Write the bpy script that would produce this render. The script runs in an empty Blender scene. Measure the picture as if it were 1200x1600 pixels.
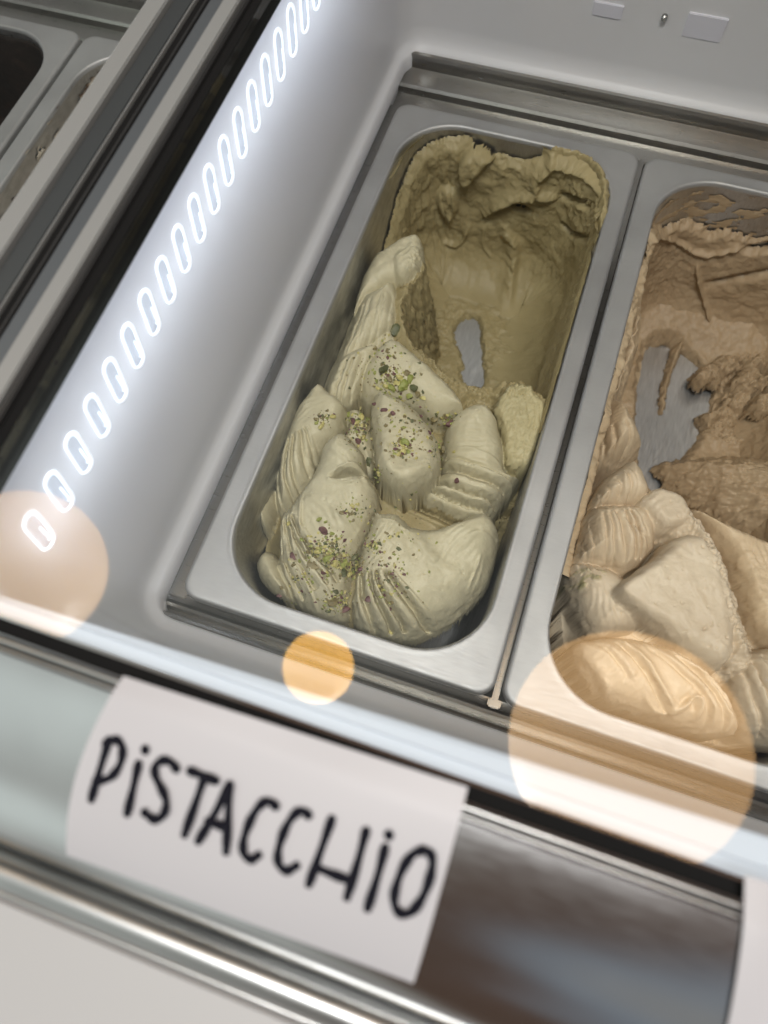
import bpy, bmesh, math, random
import numpy as np
from mathutils import Matrix, Vector

random.seed(7)
scene = bpy.context.scene
C = bpy.data.collections.new('gelato_counter')
scene.collection.children.link(C)

# ------------------------------------------------------------------ camera
# pan rim plane is z = 0, x runs along the counter, y towards its back (metres)
CAM = np.array([0.13656865, -0.04661117, 0.34225812])
RIGHT = np.array([0.94717457, 0.31941515, -0.028884])
UP = np.array([-0.28873921, 0.88846803, 0.35672711])
BACK = np.array([0.13960656, -0.32954291, 0.933762])
FPX = 1090.0
cd = bpy.data.cameras.new('camera')
cam = bpy.data.objects.new('camera', cd)
C.objects.link(cam)
cam.matrix_world = Matrix([[RIGHT[i], UP[i], BACK[i], CAM[i]] for i in range(3)] + [[0, 0, 0, 1]])
cd.sensor_fit = 'VERTICAL'
cd.sensor_height = 36.0
cd.sensor_width = 27.0
cd.lens = 36.0 * FPX / 1600.0
cd.clip_start = 0.005
cd.clip_end = 50.0
cd.dof.use_dof = True
cd.dof.focus_distance = 0.375
cd.dof.aperture_fstop = 6.8
scene.camera = cam

# ------------------------------------------------------------------ world: the dim shop around the counter
w = bpy.data.worlds.new('World')
scene.world = w
w.use_nodes = True
nt = w.node_tree
nt.nodes.clear()
out = nt.nodes.new('ShaderNodeOutputWorld')
bg = nt.nodes.new('ShaderNodeBackground')
tc = nt.nodes.new('ShaderNodeTexCoord')
sep = nt.nodes.new('ShaderNodeSeparateXYZ')
ns = nt.nodes.new('ShaderNodeTexNoise')
ns.inputs['Scale'].default_value = 1.6
ns.inputs['Detail'].default_value = 1.5
mad = nt.nodes.new('ShaderNodeMath'); mad.operation = 'MULTIPLY_ADD'
mad.inputs[1].default_value = 0.9
ramp = nt.nodes.new('ShaderNodeValToRGB')
ramp.color_ramp.elements[0].position = 0.10
ramp.color_ramp.elements[0].color = (0.68, 0.73, 0.70, 1)
ramp.color_ramp.elements[1].position = 0.42
ramp.color_ramp.elements[1].color = (0.085, 0.052, 0.036, 1)
for p_, c_ in ((0.62, (0.10, 0.065, 0.05, 1)), (0.74, (0.22, 0.25, 0.29, 1)), (0.9, (0.30, 0.28, 0.25, 1))):
    e_ = ramp.color_ramp.elements.new(p_); e_.color = c_
nt.links.new(tc.outputs['Generated'], sep.inputs[0])
nt.links.new(tc.outputs['Generated'], ns.inputs['Vector'])
add = nt.nodes.new('ShaderNodeMath'); add.operation = 'MULTIPLY_ADD'
add.inputs[1].default_value = 0.62
nt.links.new(sep.outputs['X'], add.inputs[0])
nt.links.new(ns.outputs['Fac'], mad.inputs[0])
mad.inputs[2].default_value = -0.02
nt.links.new(mad.outputs[0], add.inputs[2])
nt.links.new(add.outputs[0], ramp.inputs[0])
yr = nt.nodes.new('ShaderNodeMapRange'); yr.inputs['From Min'].default_value = -0.1; yr.inputs['From Max'].default_value = 0.5
yr.inputs['To Min'].default_value = 1.0; yr.inputs['To Max'].default_value = 0.08
nt.links.new(sep.outputs['Y'], yr.inputs['Value'])
vm = nt.nodes.new('ShaderNodeVectorMath'); vm.operation = 'SCALE'
nt.links.new(ramp.outputs[0], vm.inputs[0]); nt.links.new(yr.outputs[0], vm.inputs['Scale'])
nt.links.new(vm.outputs[0], bg.inputs['Color'])
bg.inputs['Strength'].default_value = 1.15
nt.links.new(bg.outputs[0], out.inputs['Surface'])

ld = bpy.data.lights.new('fill_light', 'AREA')      # added overhead fill to brighten the pans, kept clear of lid reflections
ld.shape = 'RECTANGLE'; ld.size = 0.70; ld.size_y = 0.24; ld.energy = 19.0; ld.color = (1.0, 0.985, 0.975)
lo = bpy.data.objects.new('fill_light', ld); C.objects.link(lo)
lo.location = (0.28, -0.27, 1.50); lo.rotation_euler = (math.radians(15.6), 0, 0)

scene.view_settings.view_transform = 'Standard'
scene.view_settings.look = 'None'
scene.view_settings.exposure = 0.26
scene.view_settings.gamma = 1.0
scene.view_settings.use_curve_mapping = False
try:
    scene.cycles.use_denoising = True
    scene.cycles.max_bounces = 10
    scene.cycles.transparent_max_bounces = 16
    scene.cycles.sample_clamp_indirect = 6.0
    scene.cycles.caustics_reflective = False
    scene.cycles.caustics_refractive = False
except Exception:
    pass

# ------------------------------------------------------------------ helpers
def ray(px, py):
    a, b = (px - 600.0) / FPX, -(py - 800.0) / FPX
    return a * RIGHT + b * UP - BACK

def at(px, py, z=0.0):
    d = ray(px, py)
    return CAM + d * ((z - CAM[2]) / d[2])

def tag(o, label=None, cat=None, group=None, kind=None):
    if label: o['label'] = label
    if cat: o['category'] = cat
    if group: o['group'] = group
    if kind: o['kind'] = kind
    return o

def empty(name, loc, label, cat, group=None):
    o = bpy.data.objects.new(name, None); C.objects.link(o)
    o.location = loc; o.empty_display_size = 0.02
    return tag(o, label, cat, group)

def mesh_obj(name, verts, faces, mat, parent=None, smooth=False, sharp=None):
    me = bpy.data.meshes.new(name)
    me.from_pydata([tuple(map(float, v)) for v in verts], [], [tuple(map(int, f)) for f in faces])
    me.update()
    if smooth:
        me.polygons.foreach_set('use_smooth', [True] * len(me.polygons))
        if sharp is not None:
            me.set_sharp_from_angle(angle=math.radians(sharp))
    o = bpy.data.objects.new(name, me); C.objects.link(o)
    if mat: me.materials.append(mat)
    if parent:
        o.parent = parent
        o.matrix_parent_inverse = Matrix.Translation(-Vector(parent_world(parent)))
    return o

def parent_world(p):
    v = Vector(p.location)
    while p.parent:
        v = v + Vector(p.matrix_parent_inverse.translation) ; p = p.parent; v = v + Vector(p.location)
    return v

def box(x0, x1, y0, y1, z0, z1, bev=0.0, seg=2):
    bm = bmesh.new()
    bmesh.ops.create_cube(bm, size=1)
    for v in bm.verts:
        v.co = Vector(((x0 + x1) / 2 + v.co.x * (x1 - x0), (y0 + y1) / 2 + v.co.y * (y1 - y0), (z0 + z1) / 2 + v.co.z * (z1 - z0)))
    if bev > 0:
        bmesh.ops.bevel(bm, geom=bm.edges[:], offset=bev, segments=seg, affect='EDGES')
    bm.verts.index_update()
    vs = [v.co[:] for v in bm.verts]; fs = [[v.index for v in f.verts] for f in bm.faces]
    bm.free()
    return vs, fs

def boxo(name, dims, mat, parent, bev=0.0):
    v, f = box(*dims, bev=bev)
    return mesh_obj(name, v, f, mat, parent, bev > 0, 40)

def extrude_profile_x(name, prof, x0, x1, mat, parent, closed=True, nx=1, smooth=True, sharp=35):
    """profile of (y, z) points swept along x"""
    n = len(prof); vs = []; fs = []
    for i in range(nx + 1):
        x = x0 + (x1 - x0) * i / nx
        vs += [(x, p[0], p[1]) for p in prof]
    for i in range(nx):
        for k in range(n if closed else n - 1):
            a = i * n + k; b = i * n + (k + 1) % n
            fs.append((a, b, b + n, a + n))
    if closed:
        fs.append(tuple(range(n))); fs.append(tuple(range(nx * n + n - 1, nx * n - 1, -1)))
    return mesh_obj(name, vs, fs, mat, parent, smooth, sharp)

def tube(path, r, nseg=8, closed=False, cap=True):
    pts = [Vector(p) for p in path]; n = len(pts); vs = []; fs = []
    prev = None
    for i, p in enumerate(pts):
        if closed: t = pts[(i + 1) % n] - pts[i - 1]
        else: t = pts[min(i + 1, n - 1)] - pts[max(i - 1, 0)]
        t.normalize()
        if prev is None:
            a = t.orthogonal().normalized()
        else:
            a = (prev - t * prev.dot(t)).normalized()
        prev = a
        b = t.cross(a)
        rr = r[i] if isinstance(r, (list, tuple)) else r
        for k in range(nseg):
            an = 2 * math.pi * k / nseg
            vs.append(p + a * (rr * math.cos(an)) + b * (rr * math.sin(an)))
    m = n if closed else n - 1
    for i in range(m):
        for k in range(nseg):
            a0 = i * nseg + k; a1 = i * nseg + (k + 1) % nseg
            b0 = ((i + 1) % n) * nseg + k; b1 = ((i + 1) % n) * nseg + (k + 1) % nseg
            fs.append((a0, a1, b1, b0))
    if not closed and cap:
        fs.append(tuple(range(nseg - 1, -1, -1))); fs.append(tuple(range((n - 1) * nseg, n * nseg)))
    return vs, fs

# ------------------------------------------------------------------ materials
def mat(name, col, rough=0.5, metal=0.0, **kw):
    m = bpy.data.materials.new(name); m.use_nodes = True
    b = m.node_tree.nodes['Principled BSDF']
    b.inputs['Base Color'].default_value = (*col, 1)
    b.inputs['Roughness'].default_value = rough
    b.inputs['Metallic'].default_value = metal
    for k, v in kw.items():
        b.inputs[k.replace('_', ' ')].default_value = v
    return m

def N(m, t): return m.node_tree.nodes.new(t)
def L(m, a, b): m.node_tree.links.new(a, b)

def noise(m, scale, detail=3.0, rough=0.55, stretch=None, coord='Object', dist=0.0):
    tcn = N(m, 'ShaderNodeTexCoord'); src = tcn.outputs[coord]
    if stretch:
        mp = N(m, 'ShaderNodeMapping'); mp.inputs['Scale'].default_value = stretch
        L(m, src, mp.inputs[0]); src = mp.outputs[0]
    n_ = N(m, 'ShaderNodeTexNoise')
    n_.inputs['Scale'].default_value = scale; n_.inputs['Detail'].default_value = detail
    n_.inputs['Roughness'].default_value = rough; n_.inputs['Distortion'].default_value = dist
    L(m, src, n_.inputs['Vector'])
    return n_.outputs['Fac']

def ramp_(m, fac, stops):
    r = N(m, 'ShaderNodeValToRGB'); cr = r.color_ramp
    cr.elements[0].position, cr.elements[0].color = stops[0][0], (*stops[0][1], 1)
    cr.elements[1].position, cr.elements[1].color = stops[-1][0], (*stops[-1][1], 1)
    for p, c in stops[1:-1]:
        e = cr.elements.new(p); e.color = (*c, 1)
    L(m, fac, r.inputs[0])
    return r.outputs[0]

def bump(m, fac, strength, dist=0.001):
    b = N(m, 'ShaderNodeBump'); b.inputs['Strength'].default_value = strength; b.inputs['Distance'].default_value = dist
    L(m, fac, b.inputs['Height']); L(m, b.outputs[0], m.node_tree.nodes['Principled BSDF'].inputs['Normal'])

def steel(name, col, r0, r1, stretch, streak=0.25):
    m = mat(name, col, 0.3, 1.0)
    b = m.node_tree.nodes['Principled BSDF']
    f = noise(m, 40.0, 3.0, 0.5, stretch)
    L(m, ramp_(m, f, [(0.3, (r0,) * 3), (0.7, (r1,) * 3)]), b.inputs['Roughness'])
    g = noise(m, 14.0, 3.0, 0.6)
    L(m, ramp_(m, g, [(0.3, tuple(c * 0.82 for c in col)), (0.75, tuple(min(1, c * 1.08) for c in col))]), b.inputs['Base Color'])
    bump(m, f, streak * 0.35, 0.00006)
    return m

M = {}
M['steel'] = steel('satin_steel', (0.52, 0.52, 0.52), 0.58, 0.66, (3, 30, 30))
M['steel_y'] = steel('brushed_steel', (0.60, 0.595, 0.58), 0.22, 0.40, (40, 2.5, 30), 0.4)
M['basin'] = steel('pan_inside_steel', (0.60, 0.60, 0.60), 0.34, 0.46, (30, 3, 6), 0.35)
g_ = noise(M['basin'], 40.0, 4.0, 0.6, (50, 2.5, 6))
L(M['basin'], ramp_(M['basin'], g_, [(0.3, (0.48, 0.48, 0.48)), (0.7, (0.72, 0.72, 0.72))]), M['basin'].node_tree.nodes['Principled BSDF'].inputs['Base Color'])
M['channel'] = steel('channel_steel', (0.34, 0.33, 0.31), 0.27, 0.31, (3, 30, 30), 0.08)
M['mirror_panel'] = steel('polished_panel', (0.52, 0.53, 0.53), 0.14, 0.18, (3, 30, 30), 0.0)
M['trim'] = steel('trim_steel', (0.40, 0.405, 0.40), 0.30, 0.36, (2, 40, 40), 0.1)
M['rail'] = mat('anodised_rail', (0.235, 0.24, 0.235), 0.5, 0.2)
M['rail_dark'] = mat('dark_rail', (0.055, 0.06, 0.062), 0.35, 0.3)
M['rail_mid'] = mat('slate_rail', (0.10, 0.11, 0.118), 0.30, 0.3)
M['gasket'] = mat('black_gasket', (0.005, 0.005, 0.005), 0.95)
M['gasket'].node_tree.nodes['Principled BSDF'].inputs['Specular IOR Level'].default_value = 0.2
M['dark_line'] = mat('bronze_line', (0.03, 0.03, 0.03), 0.5, 0.2)
M['white_top'] = mat('white_counter', (0.34, 0.34, 0.34), 0.45)
m = M['liner'] = mat('white_liner', (0.80, 0.80, 0.815), 0.28)
b_ = m.node_tree.nodes['Principled BSDF']
sp = noise(m, 420.0, 1.0, 0.5)
col_big = ramp_(m, noise(m, 9.0, 2.0), [(0.3, (0.88, 0.88, 0.91)), (0.7, (0.92, 0.92, 0.945))])
mx = N(m, 'ShaderNodeMixRGB'); mx.blend_type = 'MULTIPLY'; mx.inputs[0].default_value = 1.0
L(m, col_big, mx.inputs[1]); L(m, ramp_(m, sp, [(0.14, (0.35, 0.3, 0.27)), (0.18, (1, 1, 1))]), mx.inputs[2])
L(m, mx.outputs[0], b_.inputs['Base Color'])
bump(m, noise(m, 25.0, 2.0), 0.06, 0.002)
tl = N(m, 'ShaderNodeBsdfTranslucent'); tl.inputs['Color'].default_value = (0.92, 0.93, 0.98, 1)
ms = N(m, 'ShaderNodeMixShader'); ms.inputs[0].default_value = 0.36
L(m, b_.outputs[0], ms.inputs[1]); L(m, tl.outputs[0], ms.inputs[2])
L(m, ms.outputs[0], m.node_tree.nodes['Material Output'].inputs['Surface'])
m = M['paper'] = mat('paper', (0.375, 0.37, 0.385), 0.5)
bump(m, noise(m, 600.0, 3.0), 0.05, 0.0002)
M['ink'] = mat('marker_ink', (0.006, 0.006, 0.010), 0.8)
M['ink'].node_tree.nodes['Principled BSDF'].inputs['Specular IOR Level'].default_value = 0.1
M['inner_white'] = mat('inner_white', (0.88, 0.88, 0.90), 0.6)
m = M['led_glow'] = bpy.data.materials.new('led_glow'); m.use_nodes = True
b_ = m.node_tree.nodes['Principled BSDF']
b_.inputs['Base Color'].default_value = (0.9, 0.93, 1, 1)
b_.inputs['Emission Color'].default_value = (0.86, 0.92, 1.0, 1); b_.inputs['Emission Strength'].default_value = 0.92
m = M['led_lens'] = mat('led_lens', (0.68, 0.70, 0.73), 0.12)
m.node_tree.nodes['Principled BSDF'].inputs['Emission Color'].default_value = (0.88, 0.92, 1.0, 1)
m.node_tree.nodes['Principled BSDF'].inputs['Emission Strength'].default_value = 0.20
tl = N(m, 'ShaderNodeBsdfTranslucent'); tl.inputs['Color'].default_value = (0.90, 0.94, 1.0, 1)
ms = N(m, 'ShaderNodeMixShader'); ms.inputs[0].default_value = 0.5
L(m, m.node_tree.nodes['Principled BSDF'].outputs[0], ms.inputs[1]); L(m, tl.outputs[0], ms.inputs[2])
L(m, ms.outputs[0], m.node_tree.nodes['Material Output'].inputs['Surface'])
m = M['diffuser'] = mat('light_diffuser', (0.25, 0.27, 0.30), 0.35)
m.node_tree.nodes['Principled BSDF'].inputs['Emission Color'].default_value = (0.88, 0.93, 1, 1)
m.node_tree.nodes['Principled BSDF'].inputs['Emission Strength'].default_value = 0.52
M['lilac'] = mat('lilac_grey', (0.66, 0.66, 0.73), 0.4)
def lamp_mat(name, col, s):
    m = mat(name, (0.9, 0.85, 0.78), 0.3)
    b = m.node_tree.nodes['Principled BSDF']
    b.inputs['Emission Color'].default_value = (*col, 1); b.inputs['Emission Strength'].default_value = s
    return m
M['globe'] = lamp_mat('warm_opal_glass', (1.0, 0.56, 0.22), 3.3)
M['bulb'] = lamp_mat('amber_bulb', (1.0, 0.52, 0.10), 7.0)
M['brass'] = mat('aged_brass', (0.45, 0.32, 0.14), 0.35, 1.0)
M['cord'] = mat('black_cord', (0.015, 0.015, 0.015), 0.6)
# clear pane: Fresnel mix of clear and mirror
m = M['glass'] = bpy.data.materials.new('clear_pane'); m.use_nodes = True
t_ = m.node_tree; t_.nodes.clear()
o_ = t_.nodes.new('ShaderNodeOutputMaterial'); mix_ = t_.nodes.new('ShaderNodeMixShader')
tr_ = t_.nodes.new('ShaderNodeBsdfTransparent'); gl_ = t_.nodes.new('ShaderNodeBsdfGlossy'); fr_ = t_.nodes.new('ShaderNodeMath')
tr_.inputs['Color'].default_value = (0.975, 0.985, 0.98, 1); gl_.inputs['Roughness'].default_value = 0.0
lw_ = t_.nodes.new('ShaderNodeLayerWeight'); lw_.inputs['Blend'].default_value = 0.5
pw_ = t_.nodes.new('ShaderNodeMath'); pw_.operation = 'POWER'; pw_.inputs[1].default_value = 5.0
t_.links.new(lw_.outputs['Facing'], pw_.inputs[0])
fr_.operation = 'MULTIPLY_ADD'; fr_.inputs[1].default_value = 0.96; fr_.inputs[2].default_value = 0.05
t_.links.new(pw_.outputs[0], fr_.inputs[0])
t_.links.new(fr_.outputs[0], mix_.inputs[0]); t_.links.new(tr_.outputs[0], mix_.inputs[1]); t_.links.new(gl_.outputs[0], mix_.inputs[2])
t_.links.new(mix_.outputs[0], o_.inputs['Surface'])

def gelato_mat(name, stops, bscale=700.0, bstr=0.35, sss=0.06):
    m = mat(name, stops[0][1], 0.46)
    b = m.node_tree.nodes['Principled BSDF']
    b.inputs['Specular IOR Level'].default_value = 0.30
    b.inputs['Subsurface Weight'].default_value = sss
    b.inputs['Subsurface Radius'].default_value = (1.0, 0.8, 0.45)
    b.inputs['Subsurface Scale'].default_value = 0.0025
    c1 = ramp_(m, noise(m, 38.0, 5.0, 0.6, None, 'Object', 0.4), stops)
    at_ = N(m, 'ShaderNodeAttribute'); at_.attribute_name = 'tint'
    mx = N(m, 'ShaderNodeMixRGB'); mx.blend_type = 'MULTIPLY'; mx.inputs[0].default_value = 1.0
    L(m, c1, mx.inputs[1]); L(m, at_.outputs['Color'], mx.inputs[2])
    sp = ramp_(m, noise(m, 1300.0, 2.0, 0.5), [(0.25, (0.72, 0.66, 0.58)), (0.34, (1, 1, 1))])
    mx2 = N(m, 'ShaderNodeMixRGB'); mx2.blend_type = 'MULTIPLY'; mx2.inputs[0].default_value = 0.6
    L(m, mx.outputs[0], mx2.inputs[1]); L(m, sp, mx2.inputs[2])
    L(m, mx2.outputs[0], b.inputs['Base Color'])
    bump(m, noise(m, bscale, 4.0, 0.6), bstr, 0.0006)
    return m
M['pistachio'] = gelato_mat('pistachio_cream', [(0.3, (0.48, 0.435, 0.29)), (0.7, (0.57, 0.52, 0.36))])
M['hazelnut'] = gelato_mat('hazelnut_cream', [(0.3, (0.56, 0.465, 0.345)), (0.7, (0.66, 0.57, 0.44))])
M['chocolate'] = gelato_mat('chocolate_cream', [(0.3, (0.010, 0.006, 0.004)), (0.7, (0.022, 0.012, 0.008))])
M['stracciatella'] = gelato_mat('chocolate_streak_cream', [(0.40, (0.10, 0.06, 0.035)), (0.5, (0.45, 0.40, 0.32)), (0.7, (0.55, 0.50, 0.42))])

# ------------------------------------------------------------------ display case
case = empty('display_case', (0.1, 0.2, -0.2), 'white lined gelato display case with lit side wall and glass lids', 'display case')
ZT = 0.150      # underside of the glass

def rrect(x0, x1, y0, y1, r, n=10, ns=8):
    """rounded rectangle, counter-clockwise, fixed number of points"""
    pts = []
    for (cx, cy, a0) in ((x1 - r, y0 + r, -90), (x1 - r, y1 - r, 0), (x0 + r, y1 - r, 90), (x0 + r, y0 + r, 180)):
        arc = [(cx + r * math.cos(math.radians(a0 + 90 * k / n)), cy + r * math.sin(math.radians(a0 + 90 * k / n))) for k in range(n + 1)]
        if pts:
            p = pts[-1]
            pts += [(p[0] + (arc[0][0] - p[0]) * k / ns, p[1] + (arc[0][1] - p[1]) * k / ns) for k in range(1, ns)]
        pts += arc
    p = pts[-1]; q = pts[0]
    pts += [(p[0] + (q[0] - p[0]) * k / ns, p[1] + (q[1] - p[1]) * k / ns) for k in range(1, ns)]
    return pts

def loft(rings, close_last=False):
    vs = []; fs = []; n = len(rings[0][0])
    for pts, z in rings:
        vs += [(p[0], p[1], z) for p in pts]
    for i in range(len(rings) - 1):
        for k in range(n):
            a = i * n + k; b = i * n + (k + 1) % n
            fs.append((a, b, b + n, a + n))
    if close_last:
        base = (len(rings) - 1) * n
        fs.append(tuple(range(base, base + n)))
    return vs, fs

def liner(x0, x1):
    # bottom opening round the well, up the walls, out to the rim under the glass
    R = []
    R.append((rrect(x0 + 0.0065, x1 - 0.0065, -0.0125, 0.4005, 0.012), -0.004))
    R.append((rrect(x0 + 0.0058, x1 - 0.0058, -0.0130, 0.4010, 0.013), 0.0035))
    R.append((rrect(x0 + 0.0040, x1 - 0.0040, -0.0150, 0.4025, 0.015), 0.0060))
    R.append((rrect(x0 + 0.0016, x1 - 0.0016, -0.0185, 0.4055, 0.018), 0.0078))
    R.append((rrect(x0 + 0.0003, x1 - 0.0003, -0.0215, 0.4085, 0.020), 0.0120))
    R.append((rrect(x0, x1, -0.0235, 0.4100, 0.022), 0.020))
    R.append((rrect(x0, x1, -0.0290, 0.4130, 0.022), 0.060))
    R.append((rrect(x0, x1, -0.0345, 0.4160, 0.022), 0.110))
    R.append((rrect(x0, x1, -0.0370, 0.4180, 0.022), 0.138))
    R.append((rrect(x0 - 0.001, x1 + 0.001, -0.0380, 0.4190, 0.022), ZT - 0.004))
    v, f = loft(R)
    return mesh_obj('liner', v, f, M['liner'], case, True, 40)
lin1 = liner(-0.0130, 0.3480)
lin2 = liner(-0.4200, -0.0640)

def well_frame(x0, x1):
    fr = bpy.data.objects.new('well_frame', None); C.objects.link(fr); fr.parent = case
    fr.matrix_parent_inverse = Matrix.Translation(-Vector(case.location))
    a, b = x0 + 0.0055, x1 - 0.0055
    # back: rolled lip, step, second step
    extrude_profile_x('back_channel', [(0.4020, -0.03), (0.4020, 0.0042), (0.4005, 0.0062), (0.3985, 0.0058), (0.3975, 0.0035), (0.3970, -0.0030),
        (0.3935, -0.0045), (0.3850, -0.0050), (0.3835, -0.0036), (0.3815, -0.0036), (0.3800, -0.0052), (0.3795, -0.0095), (0.3660, -0.0105), (0.3645, -0.0092), (0.3625, -0.0098), (0.3620, -0.03)],
        a, b, M['channel'], fr)
    # front gutter with two ridges
    extrude_profile_x('front_channel', [(-0.0135, -0.03), (-0.0135, 0.0030), (-0.0125, 0.0046), (-0.0110, 0.0042), (-0.0104, 0.0022), (-0.0098, -0.0060), (-0.0078, -0.0068), (-0.0066, -0.0040), (-0.0050, -0.0034),
        (-0.0038, -0.0045), (-0.0030, -0.0075), (-0.0012, -0.0085), (0.0015, -0.0085), (0.0020, -0.03)], a - 0.0055, b, M['channel'], fr)
    for xa, xb in ((x0 + 0.0050, x0 + 0.0150), (x1 - 0.0150, x1 - 0.0050)):
        v, f = box(xa, xb, -0.0005, 0.3640, -0.03, -0.0072, 0.0006)
        mesh_obj('side_ledge', v, f, M['channel'], fr, True, 40)
    v, f = box(x0, x1, -0.02, 0.405, -0.190, -0.184)
    mesh_obj('well_floor', v, f, M['channel'], fr)
    return fr
wf1 = well_frame(-0.0130, 0.3480)
wf2 = well_frame(-0.4200, -0.0640)

def child_of(o, p):
    o.parent = p
    o.matrix_parent_inverse = Matrix.Translation(-parent_world(p))
    return o

# support bar between neighbouring pans, with its small hook at the front
def support_bar(xc, fr):
    v, f = box(xc - 0.0016, xc + 0.0016, -0.0045, 0.3635, -0.018, -0.0065, 0.0007)
    mesh_obj('support_bar', v, f, M['channel'], fr, True, 40)
    v, f = box(xc - 0.0032, xc + 0.0032, -0.0032, 0.0010, -0.0075, -0.0035, 0.0007)
    mesh_obj('bar_hook', v, f, M['channel'], fr, True, 40)
support_bar(0.1664, wf1)
support_bar(-0.2404, wf2)

# light strip in the left wall: slanted oval lenses
ax = Vector((0, 0.17, 1.0)).normalized(); bx_ = Vector((0, 1.0, -0.17)).normalized(); nx_ = Vector((1, 0, 0))
def capsule(half, r, n=9, k=1.0):
    pts = []
    for i in range(n + 1):
        a = math.pi * i / n
        pts.append(ax * (half + r * math.sin(a)) + bx_ * (r * math.cos(a)))
    for i in range(n + 1):
        a = math.pi + math.pi * i / n
        pts.append(ax * (-half + r * math.sin(a)) + bx_ * (r * math.cos(a)))
    return pts
def led_meshes():
    outer = capsule(0.0072, 0.0034)
    rv, rf = tube([p + nx_ * 0.0004 for p in outer], [0.00042 + 0.00036 * (p.dot(bx_) / 0.0034 * 0.5 + 0.5) for p in outer], 6, closed=True)
    # domed lens
    lv = []; lf = []; n = len(outer)
    for s, h in ((1.0, 0.0001), (0.75, 0.0009), (0.4, 0.0013)):
        lv += [p * s + nx_ * h for p in outer]
    lv.append(nx_ * 0.0014)
    for i in range(2):
        for k in range(n):
            a = i * n + k; b = i * n + (k + 1) % n
            lf.append((a, b, b + n, a + n))
    for k in range(n): lf.append((2 * n + k, 2 * n + (k + 1) % n, 3 * n))
    u = [ax * 0.0030 + bx_ * 0.0004, ax * -0.0035 + bx_ * 0.0008, ax * -0.0052 + bx_ * 0.0009, ax * -0.0056 + bx_ * 0.0004, ax * -0.0050 + bx_ * 0.0000]
    uv, uf = tube([p + nx_ * 0.0019 for p in u], 0.00034, 5)
    return (rv, rf), (lv, lf), (uv, uf)
ring_d, lens_d, u_d = led_meshes()
protos = None
LED_W = 0.0046      # each diode sits behind the translucent wall
for i in range(24):
    yy = -0.0101 + 0.0158 * i
    zz = 0.1110 + 0.045 * (yy + 0.0101)
    loc = Vector((-0.0129, yy, zz))
    if protos is None:
        a = mesh_obj('led_lens', lens_d[0], lens_d[1], M['led_lens'], None, True)
        b = mesh_obj('glow_ring', ring_d[0], ring_d[1], M['led_glow'], None, True)
        c = mesh_obj('glow_line', u_d[0], u_d[1], M['led_glow'], None, True)
        protos = (a.data, b.data, c.data)
        trio = (a, b, c)
    else:
        trio = []
        for nm, d in zip(('led_lens', 'glow_ring', 'glow_line'), protos):
            o = bpy.data.objects.new(nm, d); C.objects.link(o); trio.append(o)
    a, b, c = trio
    a.parent = case; a.matrix_parent_inverse = Matrix.Translation(-Vector(case.location)); a.location = loc
    ld = bpy.data.lights.new('led', 'POINT'); ld.energy = LED_W; ld.shadow_soft_size = 0.002; ld.color = (0.86, 0.92, 1.0)
    lo = bpy.data.objects.new('led', ld); C.objects.link(lo); lo.location = loc + Vector((-0.0175, 0, -0.004))
    b.parent = a; c.parent = a

# front light diffuser below the glass edge (bright band) -- slightly tapering
v = [(-0.060, -0.0415, 0.1445), (0.37, -0.0415, 0.1445), (0.37, -0.0260, 0.1400), (-0.060, -0.0385, 0.1400),
     (-0.060, -0.0415, 0.1380), (0.37, -0.0415, 0.1380), (0.37, -0.0260, 0.1380), (-0.060, -0.0385, 0.1380)]
f = [(0, 1, 2, 3), (4, 7, 6, 5), (0, 4, 5, 1), (3, 2, 6, 7), (0, 3, 7, 4), (1, 5, 6, 2)]
mesh_obj('front_light', v, f, M['diffuser'], case)

# frame rails between the two lids (run front to back)
def rail(x0, x1, z0, z1, mt, name='frame_rail', bev=0.0005, y0=-0.0400, y1=0.47):
    return boxo(name, (x0, x1, y0, y1, z0, z1), M[mt], case, bev)
boxo('divider', (-0.0625, -0.0340, -0.035, 0.47, -0.15, 0.1415), M['inner_white'], case)
boxo('divider_cap', (-0.0338, -0.0150, -0.035, 0.47, 0.1405, 0.1425), M['inner_white'], case)  # added out of sight, stops diode light leaking up between the rails
rail(-0.0522, -0.0440, 0.1440, 0.1570, 'rail')
rail(-0.0437, -0.0357, 0.1440, 0.1548, 'rail_dark')
rail(-0.0355, -0.0350, 0.1440, 0.1549, 'rail', 'rail_bead', 0.0001)
rail(-0.0349, -0.0310, 0.1430, 0.1538, 'gasket', 'rail_gasket')
rail(-0.0309, -0.0300, 0.1440, 0.1552, 'dark_line', 'rail_bead', 0.0002)
rail(-0.0297, -0.0228, 0.1440, 0.1545, 'rail_mid')
rail(-0.0225, -0.0160, 0.1440, 0.1570, 'rail')
rail(-0.0157, -0.0136, 0.1440, 0.1556, 'dark_line')
rail(-0.0133, -0.0088, 0.1440, 0.1540, 'gasket', 'rail_gasket')

# glass lids
boxo('glass_lid', (-0.0087, 0.375, -0.0424, 0.470, 0.1505, 0.1545), M['glass'], case)
boxo('glass_lid', (-0.440, -0.0526, -0.0424, 0.470, 0.1505, 0.1545), M['glass'], case)

# front edge: black gasket, rolled trim
boxo('front_gasket', (-0.50, 0.40, -0.0466, -0.0428, 0.137, 0.1552), M['gasket'], case, 0.0004)
def half_round(yc, zc, ry, rz, n=10):
    return [(yc - ry * math.cos(math.pi * i / n), zc + rz * math.sin(math.pi * i / n)) for i in range(n + 1)] + [(yc + ry, zc - 0.006), (yc - ry, zc - 0.006)]
extrude_profile_x('front_trim', half_round(-0.0481, 0.1555, 0.0013, 0.0022), -0.50, 0.40, M['trim'], case)
extrude_profile_x('front_trim', half_round(-0.0503, 0.1560, 0.0008, 0.0012), -0.50, 0.40, M['trim'], case)

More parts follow.
